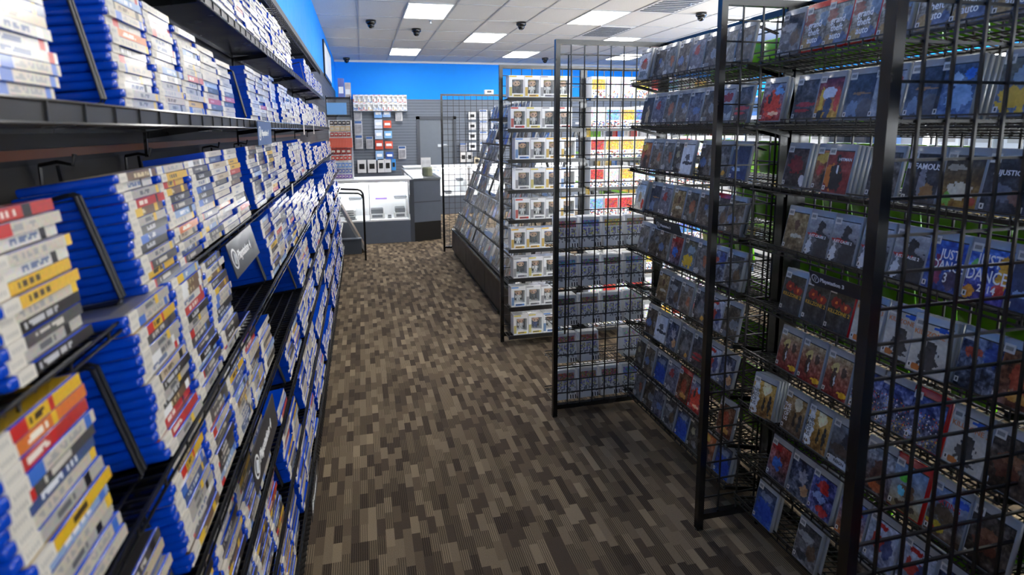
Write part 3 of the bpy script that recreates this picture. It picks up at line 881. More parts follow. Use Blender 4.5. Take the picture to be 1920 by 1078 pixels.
def man(cx, c, s=1.0):
    return [(cx, 0.36, 0.09*s, 0.07*s, c), (cx, 0.62, 0.17*s, 0.22*s, c), (cx-0.09*s, 0.9, 0.07*s, 0.2, c), (cx+0.1*s, 0.9, 0.07*s, 0.2, c)]
K = (28, 28, 32)
D = {  # design: cover args, list of (text, size, material, x, z, xscale), frame colour key, words for its label
 'gta': (cover(1, (150, 150, 140), (120, 104, 84), 55, [(0.2, 0.25, 0.2, 0.15, (150, 90, 70)), (0.8, 0.3, 0.22, 0.18, (110, 130, 150)), (0.75, 0.85, 0.25, 0.15, (80, 90, 120)), (0.2, 0.85, 0.2, 0.15, (160, 130, 80))]), [('grand\ntheft\nauto', 0.030, m_text_w, 0.052, 0.062, 0.8)], 'pale street collage'),
 'fire': (cover(2, (120, 130, 150), (140, 30, 24), 40, [(0.5, 0.55, 0.38, 0.33, (214, 72, 52)), (0.35, 0.4, 0.12, 0.13, (60, 50, 52)), (0.75, 0.2, 0.2, 0.12, (120, 170, 220)), (0.6, 0.8, 0.28, 0.05, (240, 190, 150))]), [], 'fiery red'),
 'slash': (cover(3, (70, 70, 76), (60, 52, 50), 35, [(0.55, 0.6, 0.4, 0.06, (150, 40, 44)), (0.4, 0.75, 0.3, 0.04, (170, 50, 50))]), [], 'dark grey and red'),
 'band': (cover(4, (110, 20, 40), (206, 160, 50), 30, [(0.2, 0.6, 0.1, 0.4, (214, 170, 40)), (0.5, 0.35, 0.3, 0.14, (200, 205, 214)), (0.5, 0.72, 0.16, 0.22, (60, 66, 90)), (0.2, 0.85, 0.14, 0.12, K), (0.85, 0.5, 0.1, 0.3, (190, 60, 40))]), [], 'yellow and maroon'),
 'night': (cover(5, (44, 50, 66), (80, 92, 112), 22, [(0.3, 0.75, 0.25, 0.2, (110, 130, 160)), (0.75, 0.75, 0.25, 0.2, (84, 84, 90)), (0.5, 0.42, 0.4, 0.03, (150, 110, 70))]), [], 'dark blue'),
 'snow': (cover(6, (150, 150, 156), (140, 150, 160), 25, [(0.6, 0.25, 0.35, 0.14, (150, 44, 44)), (0.7, 0.6, 0.35, 0.16, (70, 80, 96))]), [], 'white and red'),
 'ice': (cover(7, (70, 84, 110), (70, 100, 150), 30, [(0.45, 0.3, 0.16, 0.14, (150, 180, 210)), (0.6, 0.62, 0.3, 0.26, (124, 160, 204)), (0.8, 0.2, 0.14, 0.1, (40, 110, 210))]), [], 'icy blue'),
 'ball': (cover(8, (110, 104, 80), (90, 110, 140), 25, [(0.4, 0.72, 0.38, 0.22, (206, 168, 40)), (0.55, 0.3, 0.3, 0.14, (140, 160, 176))]), [], 'yellow ball'),
 'orb': (cover(9, (80, 60, 58), (40, 36, 38), 30, [(0.5, 0.42, 0.34, 0.24, (120, 28, 30)), (0.9, 0.8, 0.12, 0.16, (190, 190, 196))]), [], 'dark red orb'),
 'hit': (cover(10, (130, 40, 36), (110, 24, 26), 22, [(0.2, 0.6, 0.22, 0.3, (190, 110, 40)), (0.42, 0.66, 0.26, 0.34, (30, 28, 32)), (0.44, 0.2, 0.1, 0.1, (34, 30, 32)), (0.45, 0.42, 0.03, 0.12, (220, 220, 220))]), [('HITMAN', 0.014, m_text_w, 0.072, 0.112, 0.9)], 'red and black suit'),
 'grunge': (cover(11, (84, 84, 86), (70, 64, 60), 40, [(0.5, 0.5, 0.3, 0.2, (110, 110, 112)), (0.7, 0.85, 0.12, 0.08, (190, 140, 50))]), [], 'grey metallic'),
 'storm': (cover(12, (34, 38, 48), (54, 50, 52), 28, [(0.5, 0.55, 0.1, 0.3, (130, 130, 140)), (0.7, 0.75, 0.2, 0.14, (150, 110, 60))]), [('INFAMOUS', 0.022, m_text_w, 0.052, 0.105, 0.85)], 'stormy dark'),
 'masks': (cover(13, (36, 38, 46), (50, 52, 62), 26, [(0.4, 0.6, 0.25, 0.18, (90, 96, 110)), (0.75, 0.7, 0.18, 0.14, (110, 80, 70))]), [('INJUSTICE', 0.017, m_text_w, 0.054, 0.103, 0.9)], 'very dark'),
 'notes': (cover(14, (52, 46, 42), (150, 110, 30), 26, [(0.5, 0.65, 0.3, 0.16, (206, 196, 170)), (0.2, 0.8, 0.14, 0.14, (120, 170, 60)), (0.8, 0.85, 0.14, 0.1, (160, 60, 40)), (0.3, 0.22, 0.28, 0.06, (170, 160, 140))]), [], 'brown and gold'),
 'desert': (cover(15, (150, 124, 80), (96, 80, 56), 34, [(0.5, 0.3, 0.14, 0.14, (90, 60, 40)), (0.5, 0.6, 0.3, 0.05, (180, 176, 160))]), [], 'sandy brown'),
 'cause': (cover(16, (186, 188, 192), (44, 46, 52), 22, [(0.55, 0.24, 0.16, 0.14, (40, 42, 48)), (0.62, 0.66, 0.36, 0.34, (46, 48, 54)), (0.14, 0.8, 0.12, 0.24, (196, 198, 202)), (0.3, 0.47, 0.3, 0.045, (170, 40, 36))]), [('JUST CAUSE 2', 0.0125, m_text_w, 0.050, 0.072, 0.9)], 'white and black with red band'),
 'dance3': (cover(17, (30, 90, 190), (40, 60, 120), 34, [(0.3, 0.6, 0.14, 0.3, (120, 40, 80)), (0.75, 0.75, 0.2, 0.2, (60, 50, 80))]), [('JUST\nDANCE\n3', 0.036, m_text_w, 0.062, 0.072, 0.66)], 'blue dancing'),
 'dance14': (cover(18, (50, 110, 200), (60, 50, 130), 60, [(0.85, 0.4, 0.16, 0.3, (214, 160, 50)), (0.8, 0.7, 0.14, 0.14, (190, 60, 60)), (0.1, 0.85, 0.14, 0.12, (220, 150, 50)), (0.15, 0.3, 0.1, 0.1, (90, 170, 80))]), [('JUST\nDANCE', 0.044, m_text_w, 0.052, 0.088, 0.62), ('2014', 0.026, m_text_w, 0.058, 0.038, 0.8)], 'colourful dancing'),
 'moon': (cover(19, (50, 64, 92), (36, 60, 110), 18, [(0.35, 0.68, 0.3, 0.06, (140, 170, 210))]), [], 'deep blue'),
 'amber': (cover(20, (190, 140, 50), (150, 90, 30), 26), [], 'orange'),
 'kz2': (cover(21, (66, 60, 52), (34, 34, 38), 26, [(0.3, 0.3, 0.2, 0.12, (150, 40, 30)), (0.7, 0.36, 0.2, 0.12, (150, 40, 30)), (0.3, 0.3, 0.05, 0.04, (240, 120, 50)), (0.7, 0.36, 0.05, 0.04, (240, 120, 50))]), [('KILLZONE 2', 0.0175, m_text_y, 0.052, 0.068, 0.9)], 'black with red eyes'),
 'kz3': (cover(22, (196, 190, 176), (190, 184, 172), 14, [(0.5, 0.45, 0.16, 0.12, (60, 56, 54)), (0.5, 0.7, 0.26, 0.24, (70, 66, 64)), (0.75, 0.06, 0.24, 0.05, (30, 90, 190)), (0.2, 0.9, 0.14, 0.06, (190, 110, 50))]), [('KILLZONE 3', 0.0185, m_text_o, 0.052, 0.112, 0.9)], 'white with dark soldier'),
 'camo': (cover(23, (70, 90, 130), (74, 80, 92), 60, [(0.3, 0.3, 0.2, 0.1, (170, 70, 50)), (0.75, 0.25, 0.2, 0.2, (40, 70, 140))]), [], 'blue and grey camouflage'),
 'rust': (cover(24, (110, 70, 44), (90, 50, 36), 46, [(0.5, 0.5, 0.2, 0.3, (150, 60, 36)), (0.5, 0.8, 0.3, 0.1, (180, 130, 60))]), [], 'rusty orange'),
 'crimson': (cover(25, (170, 150, 110), (120, 30, 32), 42, [(0.35, 0.3, 0.16, 0.14, (210, 190, 120)), (0.7, 0.32, 0.12, 0.12, (80, 60, 50)), (0.35, 0.55, 0.1, 0.26, (70, 50, 44)), (0.4, 0.62, 0.04, 0.12, (200, 205, 210)), (0.8, 0.86, 0.2, 0.06, (220, 170, 40))]), [], 'crimson and gold battle'),
 'crowd': (cover(26, (60, 80, 140), (120, 120, 130), 60, [(0.4, 0.25, 0.2, 0.14, (40, 60, 120))], [(200, 160, 60), (190, 60, 50), (220, 220, 230), (30, 34, 60)], 160), [], 'blue crowded'),
 'last': (cover(27, (214, 170, 80), (120, 84, 40), 36, [(0.6, 0.15, 0.18, 0.2, (250, 236, 190)), (0.55, 0.62, 0.06, 0.2, (50, 40, 34)), (0.8, 0.58, 0.08, 0.26, (46, 44, 50)), (0.16, 0.5, 0.15, 0.5, (226, 226, 222))]), [('THE\nLAST\nOF\nUS', 0.020, m_text_k, 0.017, 0.070, 0.8)], 'golden two-figure'),
 'lastd': (cover(28, (170, 136, 84), (84, 66, 50), 34, [(0.6, 0.15, 0.18, 0.2, (210, 200, 170)), (0.55, 0.62, 0.06, 0.2, (50, 40, 34)), (0.8, 0.58, 0.08, 0.26, (46, 44, 50))]), [('THE\nLAST\nOF\nUS', 0.020, m_text_w, 0.020, 0.070, 0.8)], 'dim golden two-figure'),
 'hood': (cover(29, (110, 116, 124), (60, 56, 54), 22, [(0.62, 0.35, 0.16, 0.2, (44, 44, 50)), (0.5, 0.6, 0.5, 0.12, (74, 60, 50)), (0.5, 0.9, 0.5, 0.1, (190, 196, 204))]), [('REIGN', 0.014, m_text_k, 0.052, 0.018, 1.0)], 'grey hooded figure'),
 'sport': (cover(30, (130, 140, 150), (80, 60, 56), 50, [(0.5, 0.6, 0.25, 0.3, (90, 60, 50)), (0.5, 0.85, 0.3, 0.1, (170, 90, 50))]), [], 'muddy sport'),
 'sack': (cover(31, (130, 160, 200), (150, 130, 90), 26, [(0.5, 0.55, 0.24, 0.16, (110, 84, 60)), (0.3, 0.3, 0.14, 0.1, (90, 190, 60)), (0.3, 0.6, 0.12, 0.1, (110, 200, 220)), (0.5, 0.85, 0.3, 0.1, (70, 56, 44))]), [], 'craft-paper planet'),
 'kart': (cover(32, (130, 160, 200), (90, 70, 50), 34, [(0.4, 0.5, 0.3, 0.16, (90, 76, 60)), (0.3, 0.8, 0.3, 0.1, (170, 150, 40)), (0.75, 0.15, 0.3, 0.08, (40, 80, 180)), (0.15, 0.85, 0.15, 0.06, (190, 40, 36))]), [('KARTING', 0.020, m_text_r, 0.045, 0.100, 0.9)], 'kart racing'),
 'beard': (cover(33, (64, 56, 50), (56, 44, 36), 40, [(0.45, 0.4, 0.3, 0.14, (120, 80, 56)), (0.4, 0.6, 0.26, 0.16, (90, 50, 36))]), [], 'dark brown portrait'),
 'rumble': (cover(34, (170, 60, 46), (70, 66, 80), 50, [(0.4, 0.55, 0.25, 0.2, (50, 100, 180)), (0.3, 0.12, 0.25, 0.08, (190, 40, 40))]), [], 'red and blue brawl'),
 'ruby': (cover(35, (60, 70, 130), (90, 90, 130), 55, [(0.5, 0.25, 0.28, 0.16, (190, 44, 44)), (0.6, 0.85, 0.24, 0.12, (180, 50, 50)), (0.4, 0.55, 0.25, 0.12, (150, 170, 210))]), [], 'blue and red crowd'),
 'blast': (cover(36, (60, 90, 160), (190, 110, 50), 50, [(0.6, 0.25, 0.2, 0.08, (200, 40, 36)), (0.5, 0.5, 0.3, 0.12, (120, 160, 210)), (0.6, 0.85, 0.35, 0.14, (200, 130, 50))]), [], 'explosive orange'),
 'navy': (cover(37, (60, 66, 80), (40, 80, 160), 30, [(0.5, 0.62, 0.4, 0.3, (36, 70, 160)), (0.5, 0.2, 0.35, 0.1, (120, 130, 150))]), [], 'navy blue'),
 'street': (cover(38, (70, 68, 68), (110, 110, 112), 34, [(0.4, 0.3, 0.36, 0.1, (150, 150, 150)), (0.7, 0.6, 0.2, 0.2, (90, 70, 50)), (0.3, 0.8, 0.26, 0.12, (50, 50, 54))]), [], 'white and grey'),
 'jersey': (cover(39, (190, 196, 206), (130, 134, 150), 40, [(0.4, 0.5, 0.24, 0.2, (170, 60, 50)), (0.7, 0.5, 0.18, 0.24, (70, 80, 120)), (0.4, 0.12, 0.2, 0.06, (190, 40, 36))]), [], 'white sports team'),
 'robot': (cover(40, (50, 60, 90), (90, 96, 110), 50, [(0.6, 0.4, 0.2, 0.2, (150, 150, 160)), (0.75, 0.7, 0.2, 0.14, (190, 150, 110))]), [], 'blue steel'),
 'tan_note': (cover(41, (60, 60, 84), (150, 110, 60), 40, [(0.5, 0.4, 0.26, 0.14, (190, 164, 130)), (0.5, 0.75, 0.3, 0.1, (170, 120, 50))]), [], 'tan note'),
 'whitered': (cover(42, (206, 206, 206), (150, 156, 166), 26, [(0.5, 0.42, 0.3, 0.2, (150, 90, 70)), (0.5, 0.3, 0.2, 0.06, (190, 50, 40)), (0.5, 0.8, 0.4, 0.12, (90, 100, 110))]), [], 'white helmet'),
 'shadowman': (cover(43, (52, 54, 62), (60, 52, 46), 22, man(0.55, (170, 150, 120))), [], 'black with tan figure'),
 'sunset': (cover(44, (196, 110, 60), (80, 66, 60), 34, [(0.3, 0.2, 0.3, 0.12, (214, 176, 80)), (0.5, 0.7, 0.18, 0.24, (50, 44, 44)), (0.2, 0.5, 0.14, 0.12, (170, 60, 50))]), [], 'sunset orange'),
 'ship': (cover(45, (196, 204, 216), (190, 198, 210), 14, [(0.6, 0.62, 0.44, 0.06, (50, 54, 66)), (0.5, 0.42, 0.2, 0.12, (84, 88, 100))]), [], 'white with dark ship'),
 'cloud': (cover(46, (150, 180, 214), (236, 224, 196), 26, [(0.85, 0.75, 0.14, 0.2, (200, 70, 50)), (0.5, 0.5, 0.14, 0.2, (170, 150, 120))]), [], 'bright sky-blue and cream'),
}
mr_ = random.Random(99)
for i in range(12):
    g = mr_.randint(58, 116); tint = mr_.choice([(0, 0, 12), (8, 4, -4), (0, 4, 8), (14, 4, -8), (0, 0, 0)])
    acc = mr_.choice([(150, 90, 60), (90, 110, 150), (160, 150, 120), (150, 60, 56), (120, 124, 130)])
    D['mute%d' % i] = (cover(200+i, [g+t+10 for t in tint], [g-14+t for t in tint], 34, [(mr_.uniform(0.25, 0.75), mr_.uniform(0.3, 0.7), mr_.uniform(0.12, 0.3), mr_.uniform(0.1, 0.25), acc), (mr_.random(), mr_.random(), 0.2, 0.12, (g+50, g+50, g+52))]),
                       [], ['smoky grey', 'dusty grey', 'grey-blue', 'dull brown', 'dim grey', 'cool grey', 'faded grey', 'dark olive', 'ashen', 'murky', 'dull silver', 'gloomy'][i])

SW, SH, ST = 0.105, 0.162, 0.0155
shells = {}
for nm, mt in (('clear', m_clear), ('red', m_red), ('white', m_whitep), ('green', m_green)):
    shells[nm] = rounded_box('cover_case_'+nm, SW, ST, SH, 0.003, 1, mt, (0, 0, 0))
# red frames: red band at the top and right like a shelf frame
cover_me, title_me = {}, {}
RT = Matrix(((1, 0, 0, 0), (0, 0, -1, 0), (0, 1, 0, 0), (0, 0, 0, 1)))     # text plane xy -> xz facing -y
for k, (arr, txts, words_) in D.items():
    b = MB(); b.raster(arr, (0.005, -0.0006, 0.005), (SW-0.010, 0, 0), (0, 0, SH-0.026), m_artc)
    b.box((0.006, -0.0009, 0.012), (0.016, -0.0006, 0.026), m_label); b.box((0.009, -0.0011, 0.015), (0.013, -0.0009, 0.023), m_text_k)
    cover_me[k] = b.mesh('cover')
    title_me[k] = []
    for (tx, sz, mt, x, z, sx) in txts:
        me = text_mesh(tx, sz, mt, 0.0002, 'CENTER', sx, 0.0004 if sz > 0.02 else 0.0002)
        me.transform(Matrix.Translation((x, -0.0012, z)) @ RT)
        title_me[k].append(me)
stk = MB()
stk.box((0.006, -0.0012, SH-0.036), (0.030, -0.0007, SH-0.014), m_label)
for i in range(7): stk.box((0.010+i*0.0024, -0.0014, SH-0.030), (0.0112+i*0.0024, -0.0012, SH-0.020), m_text_k)
stk_me = stk.mesh('price_sticker')

LEAN = math.radians(11)
def cover_case(design, base, x0, yl, zf, idx_label, depth=1, shell='clear', yaw=0.0, lean=LEAN, group=None, face=-math.pi/2, out=0.0, cat='game case'):
    """a stack of `depth` cases, only the front one shows its cover; yl = left edge seen from the aisle"""
    Mx = Matrix.Translation((x0-out, yl, zf)) @ Matrix.Rotation(face+yaw, 4, 'Z') @ Matrix.Rotation(-lean, 4, 'X')
    for k in range(depth):
        o = bpy.data.objects.new('game_case', shells[shell if k == 0 else 'clear'])
        o.matrix_world = Mx @ Matrix.Translation((0.0015*k, k*(ST+0.0006), 0.0005*k))
        COL.objects.link(o)
        if k == 0: tag(o, idx_label, cat, group)
        else: tag(o, '', cat, group)
        if k == 0:
            cp = part('cover_print', cover_me[design], o)
            part('price_sticker', stk_me, o)
            for me in title_me[design]: part('title_lettering', me, cp)
        else:
            o['label'] = 'plain clear case %s behind the %s' % (('directly' if k == 1 else ORD[k-1]), base)
            part('price_sticker', stk_me, o)

ROWZ = [1.905, 1.675, 1.444, 1.222, 0.995, 0.780, 0.560, 0.342, 0.150]
RN = ['top', 'second', 'third', 'fourth', 'fifth', 'sixth', 'seventh', 'eighth', 'lowest']
NEAR = [
 [(1.800, 'street'), (1.691, 'gta', 1, 'red'), (1.598, 'gta', 1, 'red'), (1.498, 'gta', 1, 'red'), (1.397, 'gta', 2), (1.279, 'gta', 2), (1.189, 'gta', 1), (1.088, 'gta', 2)],
 [(1.839, 'fire', 2, 'clear', 0.10, 0.03), (1.712, 'slash', 2), (1.612, 'band', 3), (1.495, 'night'), (1.404, 'snow'), (1.292, 'night'), (1.208, 'ice', 6), (1.062, 'ball')],
 [(1.735, 'orb', 3), (1.600, 'sunset'), (1.535, 'hit', 4, 'clear', 0, 0.018), (1.391, 'grunge'), (1.274, 'storm'), (1.170, 'notes'), (1.068, 'masks'), (0.985, 'masks')],
 [(1.715, 'desert'), (1.612, 'cause'), (1.510, 'cause', 3), (1.398, 'cause', 2), (1.290, 'cause'), (1.190, 'dance3'), (1.085, 'dance14', 3), (0.985, 'moon', 2)],
 [(1.708, 'kz2', 2), (1.602, 'kz2'), (1.505, 'kz2', 1, 'red'), (1.400, 'kz3'), (1.290, 'kz3'), (1.184, 'kz3', 3, 'clear', 0.12, 0.03), (1.080, 'camo'), (0.990, 'rust')],
 [(1.708, 'crimson'), (1.602, 'crimson'), (1.492, 'crimson'), (1.384, 'crowd'), (1.290, 'crowd'), (1.195, 'crowd', 2, 'red'), (1.085, 'kz3'), (0.985, 'beard')],
 [(1.790, 'last', 4, 'clear', 0.22, 0.035), (1.663, 'lastd'), (1.554, 'last'), (1.450, 'hood'), (1.320, 'sport'), (1.225, 'sack', 2, 'red'), (1.115, 'kart'), (1.010, 'beard')],
 [(1.719, 'rumble'), (1.612, 'robot'), (1.515, 'ruby', 3), (1.395, 'blast'), (1.288, 'jersey'), (1.180, 'jersey', 2), (1.075, 'robot', 1), (0.985, 'tan_note')],
 [(1.742, 'navy', 2, 'clear', 0.0, 0.03), (1.530, 'street', 2, 'clear', 0.0, 0.03), (1.370, 'mute5', 2), (1.262, 'jersey'), (1.150, 'tan_note'), (1.040, 'navy')],
]
for ri, row in enumerate(NEAR):
    for ci, e in enumerate(row):
        yl, dn = e[0], e[1]
        dp = e[2] if len(e) > 2 else 1
        shn = e[3] if len(e) > 3 else 'clear'
        yw = e[4] if len(e) > 4 else 0.0
        out = e[5] if len(e) > 5 else 0.0
        frame = 'red-framed' if shn == 'red' else 'clear'
        w_ = D[dn][2]
        cover_case(dn, '%s cover, %s from left, %s shelf, near bay' % (ORD[ci], '', RN[ri]) if False else '%s game cover of the near bay, %s shelf' % (ORD[ci], RN[ri]),
                   1.462, yl, ROWZ[ri]+0.004, '%s case, %s cover, %s from left, %s shelf, near bay' % (frame, w_, ORD[ci], RN[ri]), dp, shn, yw, out=out, group='game cases in the near bay of the wire rack')
FAR = {0: ['whitered', 'mute0', 'mute1', 'mute2', 'mute3', 'mute4', 'mute10', 'mute5'], 1: ['shadowman', 'mute3', 'mute7', 'mute0', 'mute8', 'mute4', 'snow', 'slash'],
       2: ['sunset', 'mute6', 'mute1', 'mute9', 'ship', 'mute2', 'grunge', 'moon'], 3: ['cloud', 'night', 'mute3', 'desert', 'mute7', 'mute0', 'street', 'mute2'],
       4: ['mute10', 'mute5', 'mute2', 'rumble', 'ball', 'mute1', 'camo', 'street'], 5: [None, None, 'desert', 'street', 'mute6', 'grunge', 'jersey', 'mute4'],
       6: [None, 'mute2', 'ship', 'robot', 'grunge', 'slash', 'jersey', 'robot'], 7: ['mute9', 'mute2', 'navy', 'mute3', 'rust', 'fire', None, 'rust'],
       8: ['mute1', 'mute4', 'mute8', 'street', 'navy', 'mute9', 'sunset', 'navy']}
fr_ = random.Random(5)
for ri in range(9):
    for ci, dn in enumerate(FAR[ri]):
        if dn is None: continue
        yl = 2.80-ci*0.109+fr_.uniform(-0.006, 0.006)
        dp = fr_.choice([1, 1, 1, 1, 2]) if (ri, ci) not in ((0, 0), (3, 0)) else 2
        out = 0.03 if (ri, ci) in ((3, 0), (0, 0), (2, 4)) else fr_.uniform(0, 0.006)
        shn = 'red' if (ri, ci) in ((3, 6), (7, 4)) else 'clear'
        cover_case(dn, '%s game cover of the far bay, %s shelf' % (ORD[ci], RN[ri]), 1.462, yl, ROWZ[ri]+0.004,
                   '%s case, %s cover, %s from left, %s shelf, far bay' % ('red-framed' if shn == 'red' else 'clear', D[dn][2], ORD[ci], RN[ri]), dp, shn,
                   fr_.uniform(-0.04, 0.06), out=out, group='game cases in the far bay of the wire rack')

# ---- wire shelves hooked on the back grid
def rack_shelf(label, x0, y0, y1, z, depth, sgn=1, group=None):
    """front edge at x0; runs back towards sgn*x, dropping as it goes"""
    t = thing('wire_shelf', label, 'shelf', (x0, y0, z), group=group)
    L_ = y1-y0; tl = math.tan(LEAN)
    d = MB()
    k = 0.0
    while k <= L_+1e-4:
        d.bar((0, k, 0), (sgn*depth, k, -depth*tl), 0.0034, m_deck); k += 0.0245
    for j in range(6): d.bar((sgn*depth*j/5, 0, -depth*tl*j/5-0.003), (sgn*depth*j/5, L_, -depth*tl*j/5-0.003), 0.004, m_deck)
    part('deck', d, t)
    l = MB()
    for zz in (0.012, -0.016): l.bar((-sgn*0.004, 0, zz), (-sgn*0.004, L_, zz), 0.0045, m_wire)
    k = 0.0
    while k <= L_+1e-4:
        l.bar((-sgn*0.004, k, -0.016), (-sgn*0.004, k, 0.012), 0.003, m_wire); k += 0.049
    part('front_lip', l, t)
    for yy in (0.012, L_-0.012):
        br = MB()
        br.bar((0.0, yy, -0.012), (sgn*depth, yy, -depth*tl-0.02), 0.005, m_black, 0.016)
        br.bar((sgn*(depth-0.002), yy, -depth*tl-0.05), (sgn*(depth-0.002), yy, -depth*tl+0.03), 0.006, m_black)
        part('bracket', br, t)
    return t
for ri in range(9):
    rack_shelf('black wire shelf of the near bay, %s one' % RN[ri], 1.452, YCW+0.02, YBW-0.025, ROWZ[ri], 0.205, 1, 'wire shelves in the near rack')
    rack_shelf('black wire shelf of the far bay, %s one' % RN[ri], 1.452, YBW+0.03, YA-0.03, ROWZ[ri], 0.205, 1, 'wire shelves in the near rack')
    rack_shelf('black wire shelf on the hidden side of the near rack, %s one' % RN[ri], 1.905, YCW+0.02, YA-0.03, ROWZ[ri]-0.006, 0.205, -1, 'wire shelves on the hidden side of the rack')

# green cases on the hidden side
gcase = rounded_box('green_case', 0.135, 0.015, 0.156, 0.003, 1, m_green, (0, 0, 0))
gi = MB(); gi.box((0.004, -0.0006, 0.004), (0.131, 0.0, 0.142), m_label); gi.box((0.01, -0.0009, 0.02), (0.12, -0.0006, 0.12), m_paper, P(90, 96, 104))
gim = gi.mesh('cover_print')
gr = random.Random(31)
for ri in range(9):
    y = YCW+0.05; ci = 0
    while y < YA-0.18:
        if gr.random() < 0.84:
            o = thing('green_game_case', 'green case on the hidden side of the rack, %s shelf, %s from the camera' % (RN[ri], ORD[ci] if ci < 18 else 'last'), 'game case',
                      (1.885, y, ROWZ[ri]+0.002), (-LEAN, 0, 0), 'green game cases on the hidden side of the rack', gcase)
            o.rotation_euler = (Matrix.Rotation(math.pi/2, 4, 'Z') @ Matrix.Rotation(-LEAN, 4, 'X')).to_euler()
            part('cover_print', gim, o)
        y += 0.141; ci += 1

# unseen rack length, added to keep shop-front daylight off the left shelves
for (a0, a1, l) in ((-0.12, YCW-0.03, 'beside'), (-1.16, -0.15, 'just behind'), (-2.2, -1.19, 'farther behind')):
    grid_panel('black back grid of the unseen rack added %s the camera to block daylight' % l, (XC+0.028, a0), (XC+0.028, a1), group=GP)
rk = MB(); rr_ = random.Random(61)
for sd in (0, 1):
    for ri in range(9):
        rk.box((1.45 if sd == 0 else 1.70, -2.2, ROWZ[ri]-0.012), (1.62 if sd == 0 else 1.90, 0.80, ROWZ[ri]-0.004), m_deck)
        y = -2.18
        while y < 0.70:
            h = 0.16
            if sd == 0: rk.box((1.475, y, ROWZ[ri]), (1.53, y+0.104, ROWZ[ri]+h), m_clear if rr_.random() < 0.9 else m_red)
            else: rk.box((1.79, y, ROWZ[ri]), (1.87, y+0.130, ROWZ[ri]+h+0.01), m_green)
            y += 0.11 if sd == 0 else 0.137
rko = thing('added_game_cases', 'unseen rows of game cases added beside and behind the camera to block daylight', 'game cases', data=rk)
rko['kind'] = 'stuff'
# small wire clip frames standing in the near rack and the hanging sign
ps_me, ps_ch = sign_card(0.225, 0.052, m_tag, 'Playstation 3')
o = thing('sign_card', 'dark sign card with round logo hanging under the fourth shelf of covers', 'sign', (1.435, 1.432, 1.190), (0, 0, 0), data=ps_me)
o.rotation_euler = (Matrix.Rotation(math.pi, 4, 'Z') @ Matrix.Rotation(0.30, 4, 'Y')).to_euler()
for nm, me in ps_ch: part(nm, me, o)
o = thing('sign_card', 'dark sign card with round logo hanging in the far bay of covers', 'sign', (1.435, 2.45, 1.205), (0, 0, 0), data=ps_me)
o.rotation_euler = (Matrix.Rotation(math.pi, 4, 'Z') @ Matrix.Rotation(0.30, 4, 'Y')).to_euler()
for nm, me in ps_ch: part(nm, me, o)
wb = MB()
for dx in (0.0, 0.014):
    wb.tube([(0.16, dx, 0.11), (0.045, dx, 0.145), (0.036, dx, 0.142), (0.006, dx, 0.006), (0.012, dx, 0.0), (0.15, dx, -0.02)], 0.0028, m_wire, 6)
wbm = wb.mesh('bookend')
for ri, y in ((0, 1.99), (2, 2.02), (3, 1.93), (4, 2.0), (6, 1.935), (2, 2.33), (0, 0.98)):
    thing('wire_bookend', 'small wire bookend, %s rack shelf, %s' % (RN[ri], 'beside the narrow grid divider' if y < 2.1 and y > 1.5 else ('middle of the far bay' if y > 2.1 else 'near the thick post')), 'bookend', (1.466, y, ROWZ[ri]+0.012), data=wbm, group='wire bookends in the near rack')

# ---- cases hung on the back of the far end panel (seen from behind through the grid)
def back_cover(seed):
    r = random.Random(seed)
    a = [[(214, 218, 224)]*16 for _ in range(22)]
    tone = r.choice([(70, 84, 120), (40, 40, 46), (120, 60, 50), (150, 170, 200), (200, 200, 206), (206, 170, 60), (60, 110, 190), (226, 226, 230)])
    for j in range(22):
        for i in range(16):
            c = a[j][i]
            if 2 <= j < 7 and 1 <= i < 15: c = [max(0, min(255, int(v*0.6+80)+r.randint(-45, 45))) for v in tone]
            elif j < 8: pass
            elif j < 13 and i % 5 != 0: c = [r.randint(100, 226)]*2+[r.randint(120, 230)]
            elif 13 <= j < 18 and r.random() < 0.45: c = (120, 124, 134)
            elif j >= 19 and i > 9: c = (60, 60, 66) if (i % 2) else (240, 240, 240)
            a[j][i] = c
    return [[P(*c) for c in row] for row in a]
wcase = rounded_box('white_case', 0.128, 0.016, 0.178, 0.003, 1, m_whitep, (0, 0, 0))
backs = []
for i in range(10):
    b = MB(); b.raster(back_cover(300+i), (0.004, -0.0008, 0.004), (0.120, 0, 0), (0, 0, 0.168), m_paper); backs.append(b.mesh('back_print'))
wr = random.Random(12)
for ri in range(5):
    z = 0.065+0.229*ri
    t = thing('wire_shelf', 'black wire shelf hooked behind the far end panel, %s' % ['lowest', 'second from the floor', 'third from the floor', 'fourth from the floor', 'topmost'][ri], 'shelf', (1.05, YA+0.225, z), (0, 0, 0), 'wire shelves behind the far end panel')
    d = MB()
    for k in range(24): d.bar((0.025*k, 0, 0), (0.025*k, -0.20, 0), 0.0034, m_deck)
    for k in range(5): d.bar((0, -0.05*k, -0.003), (0.585, -0.05*k, -0.003), 0.004, m_deck)
    part('deck', d, t)
    l = MB(); l.bar((0, 0.004, 0.012), (0.585, 0.004, 0.012), 0.0045, m_wire); l.bar((0, 0.004, -0.014), (0.585, 0.004, -0.014), 0.0045, m_wire); part('front_lip', l, t)
    n = 4
    skip = {1: (2,), }.get(ri, ())
    for ci in range(n):
        if ci in skip: continue
        dp = wr.choice([2, 3, 4])
        for k in range(dp):
            o = bpy.data.objects.new('white_game_case', wcase)
            y = YA+0.045+k*0.0205
            o.matrix_world = Matrix.Translation((1.062+ci*0.141, y, z+0.004)) @ Matrix.Rotation(-0.16, 4, 'X')
            COL.objects.link(o)
            tag(o, 'white case behind far end panel, %s from left, %s shelf up, %s layer back' % (ORD[ci], ORD[ri], ORD[k]), 'game case', 'white game cases behind the far end panel')
            if k == 0: part('back_print', backs[wr.randrange(10)], o)
